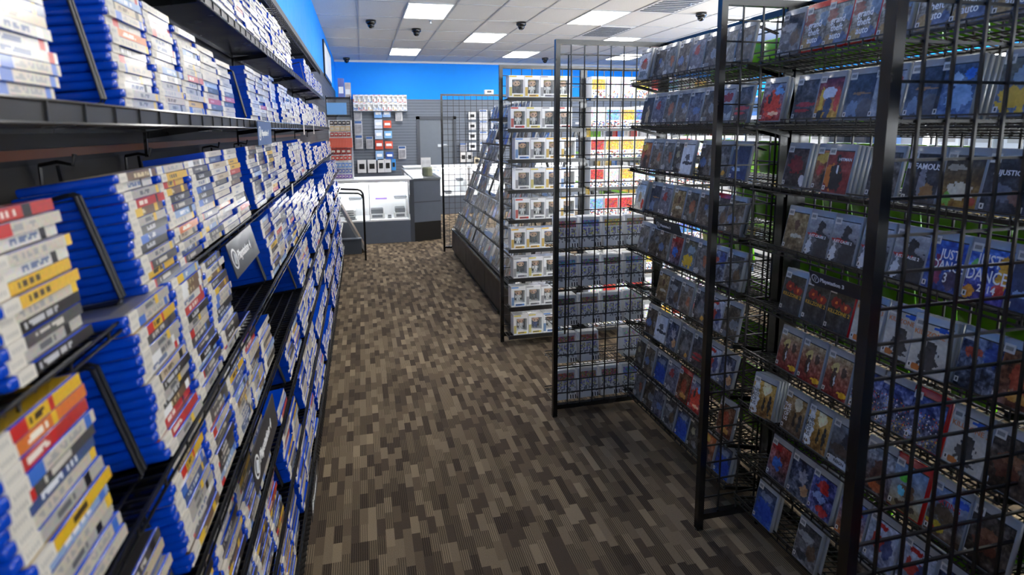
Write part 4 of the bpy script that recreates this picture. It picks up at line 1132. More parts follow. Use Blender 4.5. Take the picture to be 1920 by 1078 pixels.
# thin black cable tie / chain hanging on the end panel
b = MB(); b.tube([(1.095, YA-0.012, 2.05), (1.09, YA-0.014, 1.6), (1.093, YA-0.012, 1.1), (1.088, YA-0.013, 0.5)], 0.005, m_wire, 6)
thing('cable', 'thin black cable hanging down the grid of the far end panel', 'cable', data=b)

# ---- boxed figures rack
YF2 = 4.14
grid_panel('tall black grid panel carrying rows of boxed figures', (1.022, YF2), (1.66, YF2), group=None)
def figure_set(seed):
    r = random.Random(seed)
    hair = r.choice([(30, 26, 24), (110, 70, 40), (60, 60, 66), (200, 170, 90), (150, 150, 156), (40, 70, 150)])
    cloth = r.choice([(150, 40, 40), (40, 60, 120), (60, 60, 64), (180, 150, 60), (220, 220, 220), (70, 110, 70)])
    mh = mat('vinyl_hair_%d_%d_%d' % hair, hair, 0.4); mc = mat('vinyl_cloth_%d_%d_%d' % cloth, cloth, 0.4)
    me = bpy.data.meshes.new('figure')
    bm = bmesh.new()
    def ell(c, s_, mi, seg=10):
        g = bmesh.ops.create_uvsphere(bm, u_segments=seg, v_segments=seg-2, radius=1)
        for v in g['verts']: v.co = Vector((v.co.x*s_[0]+c[0], v.co.y*s_[1]+c[1], v.co.z*s_[2]+c[2]))
        for f in set(f for v in g['verts'] for f in v.link_faces): f.material_index = mi; f.smooth = True
    ell((0, 0, 0.074), (0.026, 0.022, 0.023), 0)
    ell((0, 0.004, 0.082), (0.0275, 0.022, 0.019), 1)
    ell((0, 0, 0.038), (0.013, 0.010, 0.017), 2)
    ell((-0.007, 0, 0.016), (0.006, 0.007, 0.016), 2); ell((0.007, 0, 0.016), (0.006, 0.007, 0.016), 2)
    ell((-0.018, 0, 0.038), (0.005, 0.005, 0.013), 2); ell((0.018, 0, 0.038), (0.005, 0.005, 0.013), 2)
    ell((-0.010, -0.0205, 0.071), (0.0045, 0.003, 0.0045), 3, 8); ell((0.010, -0.0205, 0.071), (0.0045, 0.003, 0.0045), 3, 8)
    bm.to_mesh(me); bm.free()
    for m_ in (m_skin, mh, mc, m_text_k): me.materials.append(m_)
    return me
m_window = mat('box_window_back', (56, 58, 62), 0.4)
BW, BH, BD = 0.116, 0.158, 0.088
def figure_box(seed):
    r = random.Random(seed)
    acc = r.choice([(230, 180, 50), (200, 60, 50), (90, 140, 210), (150, 150, 156), (226, 226, 226), (226, 206, 90)])
    b = MB()
    wx0, wx1, wz0, wz1 = 0.024, 0.108, 0.030, 0.128
    for lo, hi in (((0, 0, 0), (wx0, BD, BH)), ((wx1, 0, 0), (BW, BD, BH)), ((wx0, 0, 0), (wx1, BD, wz0)), ((wx0, 0, wz1), (wx1, BD, BH)), ((wx0, BD-0.004, wz0), (wx1, BD, wz1))):
        b.box(lo, hi, m_whitep)
    pr = MB()
    pr.box((0.003, -0.0006, BH-0.012), (BW*0.5, 0, BH-0.003), m_paper, P(*acc))
    pr.box((0.003, -0.0006, 0.012), (0.023, 0, 0.075), m_paper, P(*[int(v*0.6+60) for v in acc]))
    pr.box((0.034, -0.0006, 0.008), (0.104, 0, 0.022), m_paper, P(*acc))
    pr.box((0.038, -0.0010, 0.013), (0.085, -0.0006, 0.019), m_paper, P(70, 70, 76))
    
    wn = MB(); wn.box((wx0, BD-0.008, wz0), (wx1, BD-0.005, wz1), m_window)
    return b.mesh('figure_box'), pr.mesh('box_print'), wn.mesh('box_window'), ['gold', 'red', 'blue', 'grey', 'white', 'cream'][[(230, 180, 50), (200, 60, 50), (90, 140, 210), (150, 150, 156), (226, 226, 226), (226, 206, 90)].index(acc)]
GQ = MB(); GQ.quad([(0.024, 0.001, 0.030), (0.108, 0.001, 0.030), (0.108, 0.001, 0.128), (0.024, 0.001, 0.128)], m_glass); GQ = GQ.mesh('window_pane')
fboxes = [figure_box(400+i) for i in range(9)]
figs = [figure_set(500+i) for i in range(8)]
fr2 = random.Random(3)
FROW = [2.055-0.17-0.2245*k for k in range(9)]
for ri, z in enumerate(FROW):
    t = thing('wire_shelf', 'black wire shelf of the boxed figures rack, %s one' % RN[ri], 'shelf', (1.04, YF2-0.135, z-0.006), group='wire shelves of the boxed figures rack')
    d = MB()
    for k in range(25): d.bar((0.025*k, 0, 0), (0.025*k, 0.13, -0.004), 0.0034, m_deck)
    for k in range(5): d.bar((0, 0.03*k, -0.004), (0.60, 0.03*k, -0.004), 0.004, m_deck)
    part('deck', d, t)
    l = MB(); l.bar((0, -0.003, -0.004), (0.60, -0.003, -0.004), 0.008, m_wire, 0.028); part('front_lip', l, t)
    x0 = 1.052+fr2.choice([0, 0.012, 0.03, 0.045])*(ri > 0)
    for ci in range(4):
        bm_, pm, wm, an = fboxes[fr2.randrange(9)]
        x = x0+ci*(BW+0.003)
        o = thing('figure_box', 'white windowed figure box with %s print, %s from left, %s shelf' % (an, ORD[ci], RN[ri]), 'boxed figure', (x, YF2-0.125, z+0.002), group='boxed figures on the tall grid rack', data=bm_)
        part('box_print', pm, o); part('box_window', wm, o); part('window_pane', GQ, o)
        part('figure', figs[fr2.randrange(8)], o, ((0.024+0.108)/2, 0.040, 0.031)).scale = (1.1, 1.1, 1.0)

# ---- bright boxed goods on the rack beside the figures, seen through the end panel
grid_panel('black grid panel behind the bright boxed games, right of the boxed figures', (1.70, YF2+0.03), (3.1, YF2+0.03))
def good_box(seed):
    r = random.Random(seed)
    w = 0.112
    b = MB(); b.box((0, 0, 0), (w, 0.11, 0.158), m_whitep)
    top = r.choice([(226, 226, 230), (90, 130, 200), (46, 48, 56), (200, 60, 50), (226, 190, 80), (140, 180, 220), (230, 230, 226)])
    arr = []
    for j in range(18):
        row = []
        for i in range(12):
            c = (236, 236, 238)
            if 2 <= j < 11: c = [max(0, min(255, v+r.randint(-50, 40))) for v in top]
            elif j >= 12 and r.random() < 0.4: c = r.choice([(60, 60, 70), (190, 60, 50), (90, 120, 180), (200, 180, 120)])
            row.append(P(*c))
        arr.append(row)
    p = MB(); p.raster(arr, (0.003, -0.0008, 0.003), (w-0.006, 0, 0), (0, 0, 0.152), m_paper)
    return b.mesh('boxed_game'), p.mesh('front_print')
gbs = [good_box(700+i) for i in range(14)]
gbr = random.Random(44)
for ri, z in enumerate(FROW):
    t = thing('wire_shelf', 'black wire shelf of bright boxed games beside the figures, %s one' % RN[ri], 'shelf', (1.68, YF2-0.135, z-0.006), group='wire shelves of the bright boxed games')
    d = MB()
    for k in range(28): d.bar((0.05*k, 0, 0), (0.05*k, 0.13, -0.004), 0.0034, m_deck)
    for k in range(4): d.bar((0, 0.04*k, -0.004), (1.38, 0.04*k, -0.004), 0.004, m_deck)
    d.bar((0, -0.003, -0.004), (1.38, -0.003, -0.004), 0.006, m_wire, 0.02)
    part('deck', d, t)
    for ci in range(11):
        m1, m2 = gbs[gbr.randrange(14)]
        o = thing('boxed_game', 'white boxed game right of the figures, %s shelf, %s from left' % (RN[ri], ORD[ci]), 'boxed game', (1.69+ci*0.122, YF2-0.125, z+0.002), group='bright boxed games beside the figures', data=m1)
        part('front_print', m2, o)

# ---- slanted case display behind the figures rack
DY0, DY1 = 4.30, 7.42
for k in range(3):
    y0 = DY0+k*(DY1-DY0)/3; y1 = DY0+(k+1)*(DY1-DY0)/3-0.012
    t = thing('base_cabinet', 'dark low cabinet under the slanted case display, %s from the camera' % ORD[k], 'display base', (1.14, y0, 0), group='base cabinets of the slanted display')
    b = MB(); b.box((0.03, 0, 0), (0.9, y1-y0, 0.06), m_kick); b.box((0, 0, 0.06), (0.94, y1-y0, 0.33), m_base); part('body', b, t)
    b = MB(); b.box((-0.008, 0, 0.33), (0.03, y1-y0, 0.345), m_black); part('edge_rail', b, t)
t = thing('tiered_rack', 'slanted tiered black rack leaning above the dark base cabinets', 'rack', (1.14, DY0, 0.346))
NT = 7
tb = MB()
for k in range(NT):
    x = 0.03+0.068*k; z = 0.03+0.185*k
    tb.box((x, 0, z-0.012), (x+0.09, DY1-DY0, z-0.004), m_black)
    tb.box((x-0.008, 0, z-0.014), (x-0.004, DY1-DY0, z+0.004), m_wire)
part('tier', tb, t)
fb = MB()
for yy in (0.01, (DY1-DY0)/3, 2*(DY1-DY0)/3, DY1-DY0-0.01):
    fb.bar((0.08, yy, 0), (0.08+0.068*NT, yy, 0.03+0.185*NT), 0.02, m_black)
    fb.bar((0.9, yy, 0), (0.08+0.068*NT, yy, 0.03+0.185*NT), 0.02, m_black)
part('support_frame', fb, t)
dr = random.Random(8)
mutes = ['mute%d' % i for i in range(12)]+['street', 'night', 'navy', 'robot']
for k in range(NT):
    ci = 0; y = DY1-0.03
    while y > DY0+0.15:
        if dr.random() < 0.60:
            dn = dr.choice(['navy', 'moon', 'ice', 'night'] if k == NT-1 else mutes)
            x = 1.14+0.03+0.068*k+0.004; z = 0.346+0.03+0.185*k-0.002
            o = bpy.data.objects.new('game_case', shells['clear'])
            s_ = 1.18
            o.matrix_world = Matrix.Translation((x, y, z)) @ Matrix.Rotation(-math.pi/2, 4, 'Z') @ Matrix.Rotation(-0.33, 4, 'X') @ Matrix.Scale(s_, 4)
            COL.objects.link(o)
            tag(o, 'clear case, %s cover, slanted display, %s tier up, %s from far end' % (D[dn][2], ORD[k], ORD[ci] if ci < 18 else ['nineteenth', 'twentieth', 'twenty-first', 'twenty-second', 'twenty-third', 'twenty-fourth'][ci-18]), 'game case', 'cases on the slanted tiered display')
            part('cover_print', cover_me[dn], o)
        y -= 0.137; ci += 1
grid_panel('black grid panel at the far end of the slanted display', (1.055, 7.56), (2.0, 7.56))
# small white camera box on its top bar
b = MB(); b.box((-0.06, -0.03, 0), (0.06, 0.03, 0.055), m_trim); b.box((-0.03, -0.032, 0.018), (0.03, -0.03, 0.042), m_greyd)
thing('white_box', 'small white box perched on the top bar of the far grid panel', 'box', (1.70, 7.56, GH+0.001), data=b)
# hanging cases on upper grid behind the display
for k, z in enumerate((1.78, 1.55)):
    t = thing('wire_shelf', 'short black wire shelf high above the slanted display, %s one' % ('upper' if k == 0 else 'lower'), 'shelf', (1.66, 5.6, z), group='short shelves above the slanted display')
    d = MB()
    for q in range(30): d.bar((0, q*0.06, 0), (0.18, q*0.06, -0.03), 0.004, m_deck)
    d.bar((-0.004, 0, 0), (-0.004, 1.78, 0), 0.008, m_wire, 0.03)
    part('deck', d, t)
    for q in range(11):
        dn = ['ice', 'moon', 'navy', 'moon'][q % 4] if k == 0 else ['night', 'mute3', 'mute0', 'robot'][q % 4]
        o = bpy.data.objects.new('game_case', shells['clear'])
        o.matrix_world = Matrix.Translation((1.67, 7.34-q*0.155, z+0.004)) @ Matrix.Rotation(-math.pi/2, 4, 'Z') @ Matrix.Rotation(-0.25, 4, 'X') @ Matrix.Scale(1.2, 4)
        COL.objects.link(o)
        tag(o, 'clear case, %s cover, %s short shelf over slanted display, %s from far end' % (D[dn][2], 'upper' if k == 0 else 'lower', ORD[q]), 'game case', 'cases high above the slanted display')
        part('cover_print', cover_me[dn], o)

# ================================================================== COUNTERS
CYF = 8.38
t = thing('display_counter', 'white lit glass display counter with grey base, left end', 'counter', (XL+0.02, CYF, 0))
wd = 0.70-XL-0.02
b = MB(); b.box((0, 0.02, 0), (wd, 0.55, 0.31), m_grey); b.box((0, 0.0, 0.0), (wd, 0.02, 0.33), m_grey); part('base', b, t)
b = MB()
b.box((0, 0.0, 0.33), (wd, 0.55, 0.352), m_white); b.box((0, 0.53, 0.352), (wd, 0.55, 0.93), m_white); b.box((0, 0.0, 0.352), (0.02, 0.55, 0.93), m_white)
b.box((wd-0.06, 0.02, 0.352), (wd-0.045, 0.53, 0.93), m_white)
b.box((0.655, 0.0, 0.352), (0.668, 0.02, 0.93), m_white); b.box((0.0, 0.0, 0.90), (wd, 0.04, 0.93), m_white)
part('cabinet', b, t)
b = MB(); b.box((0.02, 0.06, 0.63), (wd-0.06, 0.50, 0.638), m_glass); part('glass_shelf', b, t)
b = MB(); b.box((0.02, 0.004, 0.352), (wd-0.06, 0.008, 0.90), m_glass); part('glass_front', b, t)
b = MB(); b.box((0, -0.01, 0.93), (wd, 0.56, 0.95), m_white); part('top', b, t)
b = MB(); b.box((0.05, 0.05, 0.885), (wd-0.1, 0.07, 0.898), m_tube); part('light_tube', b, t)
b = MB(); b.box((wd-0.03, -0.005, 0), (wd+0.03, 0.04, 0.93), m_greyd); part('corner_post', b, t)
# consoles in the counter: pale boxes with dark gaps
def console(label, x, y, z, w, h, dpt, kind):
    b = MB()
    if kind == 'stack':
        for i in range(3): b.box((0, 0, i*h/3), (w, dpt, (i+1)*h/3-0.012), m_white); b.box((0.03, -0.002, i*h/3+0.012), (w-0.03, 0.0, i*h/3+0.026), m_greyd)
    elif kind == 'box':
        b.box((0, 0, 0), (w, dpt, h), m_white); b.box((0, -0.001, 0), (w, 0.0, h*0.25), mat('violet_band', (126, 90, 170), 0.5)); b.box((0.02, -0.001, h*0.4), (w-0.02, 0, h*0.8), mat('pale_print', (180, 200, 222), 0.5))
    else:
        b.box((0, 0, 0), (w, dpt, h*0.55), m_trim); b.box((w*0.1, 0, h*0.55), (w*0.9, dpt, h), m_greyd); b.box((w*0.15, -0.002, h*0.12), (w*0.85, 0, h*0.42), m_greyd)
    thing('game_console', label, 'console', (x, y, z), data=b)
ox, oy = XL+0.02, CYF
console('pale boxed item with violet band on the glass shelf of the counter', 0.17, 8.50, 0.640, 0.17, 0.11, 0.15, 'box')
console('flat grey console on the glass shelf, beside the boxed item', 0.42, 8.50, 0.640, 0.24, 0.035, 0.18, 'flat')
console('flat pale console at the left end of the glass shelf', -0.45, 8.50, 0.640, 0.14, 0.045, 0.18, 'flat')
console('flat wide console on the glass shelf, left middle', -0.24, 8.50, 0.640, 0.24, 0.035, 0.18, 'flat')
console('stack of slotted consoles on the floor of the lit counter', -0.42, 8.46, 0.4, 0.30, 0.11, 0.2, 'stack')
console('small console on the floor of the lit counter, lowest left', -0.28, 8.42, 0.354, 0.17, 0.045, 0.03, 'flat')
console('game console with dark slot in the middle of the lit counter', 0.08, 8.48, 0.354, 0.22, 0.14, 0.2, 'flat')
console('round-cornered console at the right of the lit counter', 0.44, 8.48, 0.354, 0.18, 0.15, 0.2, 'flat')
console('tiny dark controller between two consoles in the lit counter', 0.34, 8.47, 0.354, 0.06, 0.05, 0.06, 'flat')
# side counter: angled grey end panel then a glass topped run to the back
t = thing('side_counter', 'grey side counter with angled panels and glass top, running to the back', 'counter', (0.73, CYF, 0))
b = MB()
pa, pb = Vector((0.0, 0.0, 0)), Vector((0.41, 0.10, 0))
def slab(b, z0, z1, mt, off=0.0):
    n = Vector((pb.y-pa.y, -(pb.x-pa.x), 0)).normalized()*off
    P0, P1 = pa+n, pb+n
    for zz in (0,):
        b.quad([(P0.x, P0.y, z0), (P1.x, P1.y, z0), (P1.x, P1.y, z1), (P0.x, P0.y, z1)], mt)
    b.quad([(P0.x, P0.y, z0), (P0.x, P0.y, z1), (P0.x, P0.y+0.03, z1), (P0.x, P0.y+0.03, z0)], mt)
    b.quad([(P1.x, P1.y, z0), (P1.x, P1.y+0.03, z0), (P1.x, P1.y+0.03, z1), (P1.x, P1.y, z1)], mt)
    b.quad([(P0.x, P0.y, z1), (P1.x, P1.y, z1), (P1.x, P1.y+0.03, z1), (P0.x, P0.y+0.03, z1)], mt)
slab(b, 0.29, 0.585, m_grey); slab(b, 0.60, 0.905, m_grey); part('end_panel', b, t)
b = MB(); slab(b, 0.0, 0.285, m_kick); part('kick_panel', b, t)
b = MB(); slab(b, 0.585, 0.60, m_greyd, 0.004); part('trim_strip', b, t)
b = MB(); slab(b, 0.905, 0.945, m_greyd, 0.004); part('trim_strip', b, t)
b = MB(); b.box((0.0, 0.12, 0.0), (0.41, 2.35, 0.55), m_grey); b.box((0.0, 0.12, 0.55), (0.02, 2.35, 0.92), m_glass); b.box((0.39, 0.12, 0.0), (0.41, 2.35, 0.92), m_greyd); part('body', b, t)
b = MB(); b.box((-0.01, 0.03, 0.925), (0.42, 2.36, 0.94), m_glass); part('glass_top', b, t)
b = MB()
b.box((-0.015, 0.03, 0.92), (0.0, 2.37, 0.95), m_silver); b.box((0.41, 0.10, 0.92), (0.425, 2.37, 0.95), m_silver); b.box((-0.01, 2.355, 0.92), (0.42, 2.37, 0.95), m_silver); part('metal_edge', b, t)
# items on the side counter
b = MB(); b.lathe([(0.075, 0), (0.08, 0.02), (0.08, 0.12), (0.07, 0.14)], (0, 0, 0), mat('tin_can', (120, 124, 100), 0.4, var=0.2), 16)
thing('tin', 'round greenish tin standing on the side counter', 'tin', (0.98, 8.75, 0.951), data=b)
b = MB(); b.box((0, 0, 0), (0.16, 0.004, 0.26), m_trim); b.box((0.01, -0.001, 0.03), (0.15, 0, 0.22), mat('notice_paper', (206, 208, 212), 0.5, var=0.2)); b.box((0, 0, 0), (0.16, 0.06, 0.006), m_trim)
thing('notice_stand', 'white paper notice in a stand behind the tin', 'notice', (0.94, 9.3, 0.951), data=b)
# back counters with white showcases, seen past the side counter
for i, (x0, x1) in enumerate(((0.78, 2.05), (2.08, 3.7), (3.73, 5.4))):
    t = thing('display_counter', 'white lit showcase counter along the back, %s from the left' % ORD[i], 'counter', (x0, 11.05, 0), group='white showcases along the back')
    w = x1-x0
    b = MB(); b.box((0, 0, 0), (w, 0.5, 0.36), m_grey); part('base', b, t)
    b = MB(); b.box((0, 0.48, 0.36), (w, 0.5, 0.93), m_white); b.box((0, 0, 0.36), (w, 0.48, 0.375), m_white); b.box((0, 0, 0.36), (0.02, 0.48, 0.93), m_white); b.box((w-0.02, 0, 0.36), (w, 0.48, 0.93), m_white)
    b.box((w/2-0.01, 0, 0.36), (w/2+0.01, 0.02, 0.93), m_white); part('cabinet', b, t)
    b = MB(); b.box((0.02, 0.05, 0.62), (w-0.02, 0.46, 0.628), m_glass); b.box((0.02, 0.05, 0.78), (w-0.02, 0.46, 0.788), m_glass); part('glass_shelf', b, t)
    b = MB(); b.box((0, -0.01, 0.93), (w, 0.51, 0.95), m_white); part('top', b, t)
    b = MB(); b.box((0.05, 0.04, 0.90), (w-0.05, 0.06, 0.912), m_tube); part('light_tube', b, t)
cr_ = random.Random(4)
for i in range(14):
    x = 0.86+i*0.24; lv = i % 3
    if 2.0 < x < 2.12 or x > 3.6: continue
    console('dark small console in the back showcase, %s from left, %s level' % (ORD[i], ['floor', 'middle', 'upper'][lv]), x, 11.2, [0.377, 0.63, 0.79][lv], 0.17, cr_.uniform(0.05, 0.11), 0.15, 'flat')

# tubular rail with slanted board in front of the counter
t = thing('handrail', 'bent double black tube rail standing before the lit counter', 'rail', (-0.003, 7.30, 0))
b = MB()
b.tube([(0, 0, 0), (0.0, 0, 0.82), (-0.006, 0, 0.87), (-0.03, 0, 0.905), (-0.07, 0, 0.92), (-0.33, 0, 0.935)], 0.013, m_black, 10); part('outer_tube', b, t)
b = MB()
b.tube([(0.0, 0.0, 0.80), (-0.02, 0, 0.845), (-0.06, 0, 0.87), (-0.33, 0, 0.885)], 0.012, m_black, 10); part('inner_tube', b, t)
b = MB(); b.tube([(-0.33, 0, 0.0), (-0.33, 0, 0.935)], 0.013, m_black, 10); part('back_leg', b, t)
b = MB()
b.quad([(-0.02, 7.78, 0.02), (-0.02, 8.06, 0.02), (-0.36, 8.06, 0.70), (-0.36, 7.78, 0.70)], m_wood)
b.quad([(0.02, 7.78, 0.02), (-0.32, 7.78, 0.70), (-0.32, 8.06, 0.70), (0.02, 8.06, 0.02)], m_wood)
b.quad([(-0.02, 7.78, 0.02), (-0.36, 7.78, 0.70), (-0.32, 7.78, 0.70), (0.02, 7.78, 0.02)], m_silver)
b.quad([(-0.36, 7.78, 0.70), (-0.36, 8.06, 0.70), (-0.32, 8.06, 0.70), (-0.32, 7.78, 0.70)], m_wood)
b.quad([(-0.02, 7.78, 0.0), (0.02, 7.78, 0.02), (0.02, 8.06, 0.02), (-0.02, 8.06, 0.0)], m_wood)
thing('slanted_board', 'brown board with pale edge leaning before the counter', 'board', data=b)
b = MB(); b.box((-0.55, 7.72, 0), (-0.05, 7.76, 0.20), m_greyd); b.box((-0.55, 7.70, 0.20), (-0.05, 7.78, 0.215), m_grey)
thing('low_step', 'low grey step standing behind the rail', 'step', data=b)

# ================================================================== CARD RACK AND LEFT CORNER
t = thing('card_rack', 'white card rack with red and blue gift cards on the counter', 'card rack', (-0.455, 8.60, 0.951))
b = MB(); b.box((0, 0.02, 0), (0.33, 0.05, 0.86), m_white); b.box((0, 0, 0), (0.01, 0.05, 0.86), m_white); b.box((0.32, 0, 0), (0.33, 0.05, 0.86), m_white); part('backboard', b, t)
b = MB(); b.box((0.005, -0.02, 0.46), (0.325, 0.0, 0.60), mat('red_shelf_sign', (226, 92, 70), 0.5))
for i in range(14): b.box((0.02+i*0.022, -0.0215, 0.47), (0.030+i*0.022, -0.02, 0.59), mat('pale_red', (236, 130, 110), 0.5))
part('red_sign', b, t)
rr = random.Random(2)
kk = 0
for (z, hcol, n, hh) in ((0.70, (214, 190, 150), 4, 0.075), (0.625, (170, 50, 40), 5, 0.055), (0.365, (160, 50, 40), 4, 0.085), (0.28, (206, 60, 44), 5, 0.06), (0.17, (110, 150, 210), 6, 0.07), (0.09, (90, 110, 170), 6, 0.06), (0.015, (110, 70, 160), 6, 0.05), (0.79, (60, 50, 46), 5, 0.06)):
    cm = MB(); cm.box((0, 0, 0), (0.29/n-0.006, 0.004, hh), mat('card_%d_%d_%d' % hcol, hcol, 0.4)); cm.box((0.008, -0.0008, hh*0.3), (0.29/n-0.018, 0, hh*0.7), m_label)
    cmm = cm.mesh('gift_card')
    for i in range(n):
        thing('gift_card', 'small gift card hanging on the white rack, %s row from the top, %s across' % (ORD[[0.79, 0.70, 0.625, 0.365, 0.28, 0.17, 0.09, 0.015].index(z)], ORD[i]), 'gift card',
              (-0.455+0.02+i*0.29/n, 8.592, 0.951+z), data=cmm, group='gift cards on the white rack')
# dark shelf with blue sign and boxed item above
t = thing('corner_shelf', 'dark corner shelf above the card rack with blue front', 'shelf', (-0.47, 8.62, 1.86))
b = MB(); b.box((0, 0, 0.0), (0.33, 0.25, 0.02), m_black); b.box((0, 0, 0.26), (0.33, 0.25, 0.28), m_black); b.box((-0.01, 0, 0), (0, 0.25, 0.3), m_black); b.box((0.33, 0, 0), (0.34, 0.25, 0.3), m_black); part('frame', b, t)
b = MB(); b.box((0, -0.01, 0.03), (0.28, -0.004, 0.20), mat('light_blue_sign', (120, 178, 236), 0.5)); part('blue_sign', b, t)
for i, (x, c, h) in enumerate(((-0.30, (110, 120, 190), 0.27), (-0.205, (200, 190, 190), 0.21))):
    b = MB(); b.box((0, 0, 0), (0.085, 0.12, h), mat('toy_box_%d' % i, c, 0.4, var=0.25)); b.box((0.01, -0.001, h*0.2), (0.075, 0, h*0.55), m_white)
    thing('boxed_toy', '%s standing on the dark corner shelf' % ('tall violet-blue boxed toy' if i == 0 else 'shorter pale boxed toy'), 'boxed toy', (x, 8.66, 2.142), data=b)
# round-edged light board on the left wall
b = MB(); b.box((XL+0.002, 10.6, 2.62), (XL+0.03, 12.9, 3.25), m_black); b.box((XL+0.03, 10.66, 2.67), (XL+0.034, 12.84, 3.20), m_white)
thing('wall_board', 'pale framed board hung high on the left blue wall', 'board', data=b)

# ================================================================== BACK WALL GOODS
t = thing('wall_shelf', 'long dark shelf on the back wall under boxed figures', 'shelf', (-0.17, YB-0.18, 2.13))
b = MB(); b.box((0, 0, 0), (1.39, 0.178, 0.03), m_greyd); part('board', b, t)
fm = [figure_box(600+i) for i in range(5)]
for row in range(2):
    for i in range(11):
        bm_, pm, wm, an = fm[(i*3+row) % 5]
        o = thing('figure_box', 'white figure box with %s print, %s row on back wall shelf, %s from left' % (an, 'upper' if row else 'lower', ORD[i]), 'boxed figure', (-0.165+i*0.125, YB-0.14, 2.162+row*0.206), group='boxed figures on the back wall shelf', data=bm_)
        o.scale = (1.06, 1, 1.29)
        part('box_print', pm, o)
def pack(label, x, z, w, h, c, kind, dy=0.0, y=None):
    """blister pack hung on a peg"""
    t = thing('blister_pack', label, 'accessory pack', (x, (YB if y is None else y)-0.11-dy, z), group='accessory packs hung on the back wall')
    b = MB(); b.box((0, 0, 0), (w, 0.006, h), mat('pack_%d_%d_%d' % c, c, 0.4)); b.box((w*0.42, 0.006, h-0.02), (w*0.58, 0.10, h-0.014), m_silver); part('card', b, t)
    b = MB()
    if kind == 'pad':      # game pad in a pack
        b.box((w*0.15, -0.012, h*0.35), (w*0.85, 0, h*0.68), m_white)
        b.lathe([(w*0.14, 0), (w*0.13, -0.012)], (w*0.25, -0.006, h*0.42), m_white, 10); b.lathe([(w*0.14, 0), (w*0.13, -0.012)], (w*0.75, -0.006, h*0.42), m_white, 10)
    elif kind == 'bag':
        b.box((w*0.1, -0.014, h*0.08), (w*0.9, 0, h*0.72), mat('grey_blister', (150, 150, 156), 0.25, coat=0.5, var=0.3)); b.box((w*0.05, -0.003, h*0.8), (w*0.9, 0, h*0.97), m_tagb)
    else:
        b.box((w*0.2, -0.010, h*0.3), (w*0.8, 0, h*0.7), m_text_k)
    part('contents', b, t)
i = 0
colL = [((120, 170, 226), 0.215), ((216, 226, 240), 0.215), ((190, 210, 232), 0.215), ((196, 70, 50), 0.215), ((150, 190, 232), 0.215)]
zz = [2.00, 1.72, 1.45, 1.18, 0.90]
right = [(150, 186, 230), (226, 90, 60), (130, 190, 236), (226, 96, 70), (50, 96, 180)]
names = ['topmost', 'second', 'third', 'fourth', 'lowest']
for k in range(5):
    pack('blue and white accessory pack, left column of the pair, %s' % names[k], 0.355, zz[k]-0.02, 0.20, 0.24, colL[k][0], 'pad')
    pack('coloured accessory pack, right column of the pair, %s' % names[k], 0.575+0.01*k, zz[k], 0.20, 0.19, right[k], 'pad', 0.012)
pack('white bagged accessory hanging right of the paired columns, upper', 0.90, 1.90, 0.18, 0.30, (226, 224, 222), 'bag')
pack('white bagged accessory hanging right of the paired columns, lower', 0.95, 0.90, 0.20, 0.34, (210, 210, 212), 'bag')
for k, (z, h) in enumerate(((1.92, 0.32), (1.55, 0.36), (1.18, 0.36))):
    pack('grey bagged accessory hanging at the left end of the back wall, %s' % names[k], -0.16, z, 0.20, h, (190, 192, 198), 'bag')
pack('grey bagged accessory beside the left end one', 0.12, 1.18, 0.18, 0.32, (170, 174, 182), 'bag')
for k, x in enumerate((-0.12, 0.14)):
    pack('white headset pack hanging low on the back wall, %s' % ('left' if k == 0 else 'right'), x, 0.55, 0.22, 0.34, (222, 222, 224), 'ring')
pack('tall white pack hanging low on the back wall, left of two', 0.40, 0.55, 0.17, 0.36, (226, 226, 228), 'ring'); pack('tall white pack hanging low on the back wall, right of two', 0.575, 0.55, 0.17, 0.36, (222, 222, 226), 'ring')
pack('white and bright blue pack hanging low on the back wall', 0.76, 0.60, 0.11, 0.30, (60, 150, 230), 'ring')
for k in range(4):
    pack('square white pack right of the door, %s' % names[k], 2.86, 1.93-k*0.275, 0.20, 0.20, (232, 232, 232), 'ring')
pack('grey bagged accessory right of the door, low', 2.60, 1.06, 0.20, 0.24, (190, 190, 196), 'bag'); pack('white pack right of the door, near the counter, left', 2.62, 0.78, 0.16, 0.27, (222, 220, 216), 'ring')
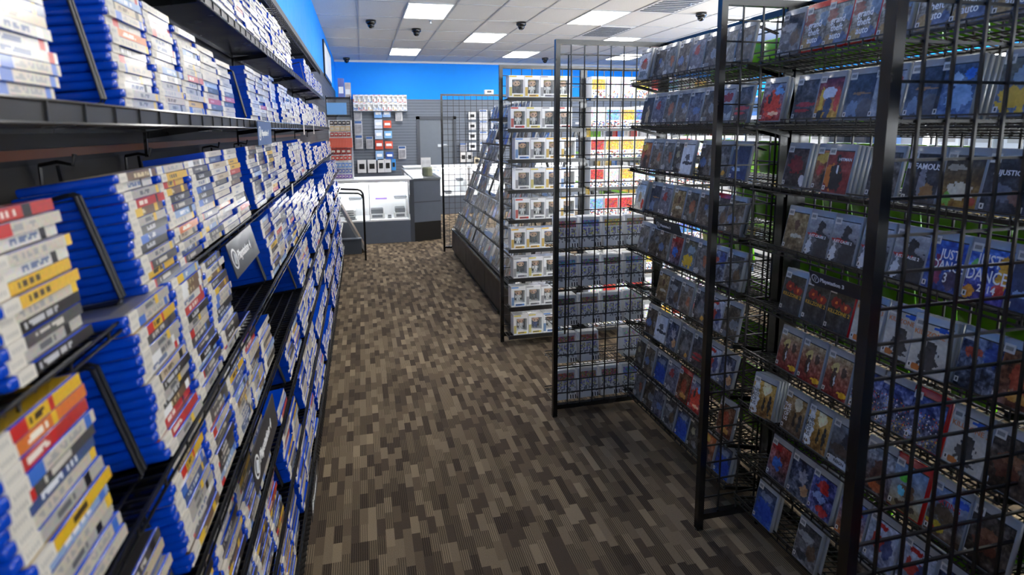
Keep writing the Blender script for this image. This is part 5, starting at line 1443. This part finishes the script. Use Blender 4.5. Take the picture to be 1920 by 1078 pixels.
pack('white pack right of the door, near the counter, right', 2.80, 0.78, 0.15, 0.27, (216, 214, 210), 'ring'); pack('cream pack low right of the door', 3.0, 0.70, 0.16, 0.22, (224, 210, 180), 'ring')
for k in range(5):
    pack('white bagged accessory in the far column right of the door, %s' % (names[k]), 3.16, 1.92-k*0.29, 0.22, 0.27, (216, 218, 224), 'bag')
    pack('pale bagged accessory in the farthest column right of the door, %s' % names[k], 3.48, 1.92-k*0.29, 0.22, 0.27, (206, 208, 216), 'bag')

# ================================================================== FAR RIGHT SHELVING seen through the racks
t0 = None
bxs = []
br_ = random.Random(40)
pal = [(236, 236, 238), (220, 226, 236), (90, 140, 210), (226, 226, 222), (180, 190, 205), (200, 60, 50), (60, 66, 80), (226, 190, 80), (130, 190, 60)]
for c in pal:
    b = MB(); b.box((0, 0, 0), (0.10, 0.15, 0.19), mat('carton_%d_%d_%d' % c, c, 0.4)); b.box((-0.001, 0.02, 0.05), (0, 0.13, 0.15), m_paper, P(*[int(v*0.6+40) for v in c])); bxs.append(b.mesh('carton'))
for u, (xs, y0, y1) in enumerate(((3.9, 0.2, 3.4), (3.9, 3.5, 6.7), (3.9, 6.8, 10.0))):
    t = thing('shelving_unit', 'white shelving unit beyond the wire racks, %s from the camera' % ORD[u], 'shelving', (xs, y0, 0), group='white shelving beyond the wire racks')
    b = MB(); b.box((0.30, 0, 0), (0.34, y1-y0, 2.0), m_white); part('back_panel', b, t)
    for k in range(7):
        z = 0.15+0.27*k
        b = MB(); b.box((0, 0, z-0.02), (0.30, y1-y0, z), m_white); b.box((-0.006, 0, z-0.03), (0, y1-y0, z+0.01), mat('green_strip', (120, 190, 40), 0.5) if k in (2, 4) else m_white)
        part('shelf_board', b, t)
        y = y0+0.03; ci = 0
        while y < y1-0.17:
            o = thing('carton', 'small carton on the white unit %s from the camera, %s shelf up, %s along' % (ORD[u], ORD[k], ORD[ci] if ci < 18 else 'last'), 'carton', (xs+0.03, y, z+0.001), group='cartons on the white shelving', data=br_.choice(bxs))
            y += 0.215; ci += 1
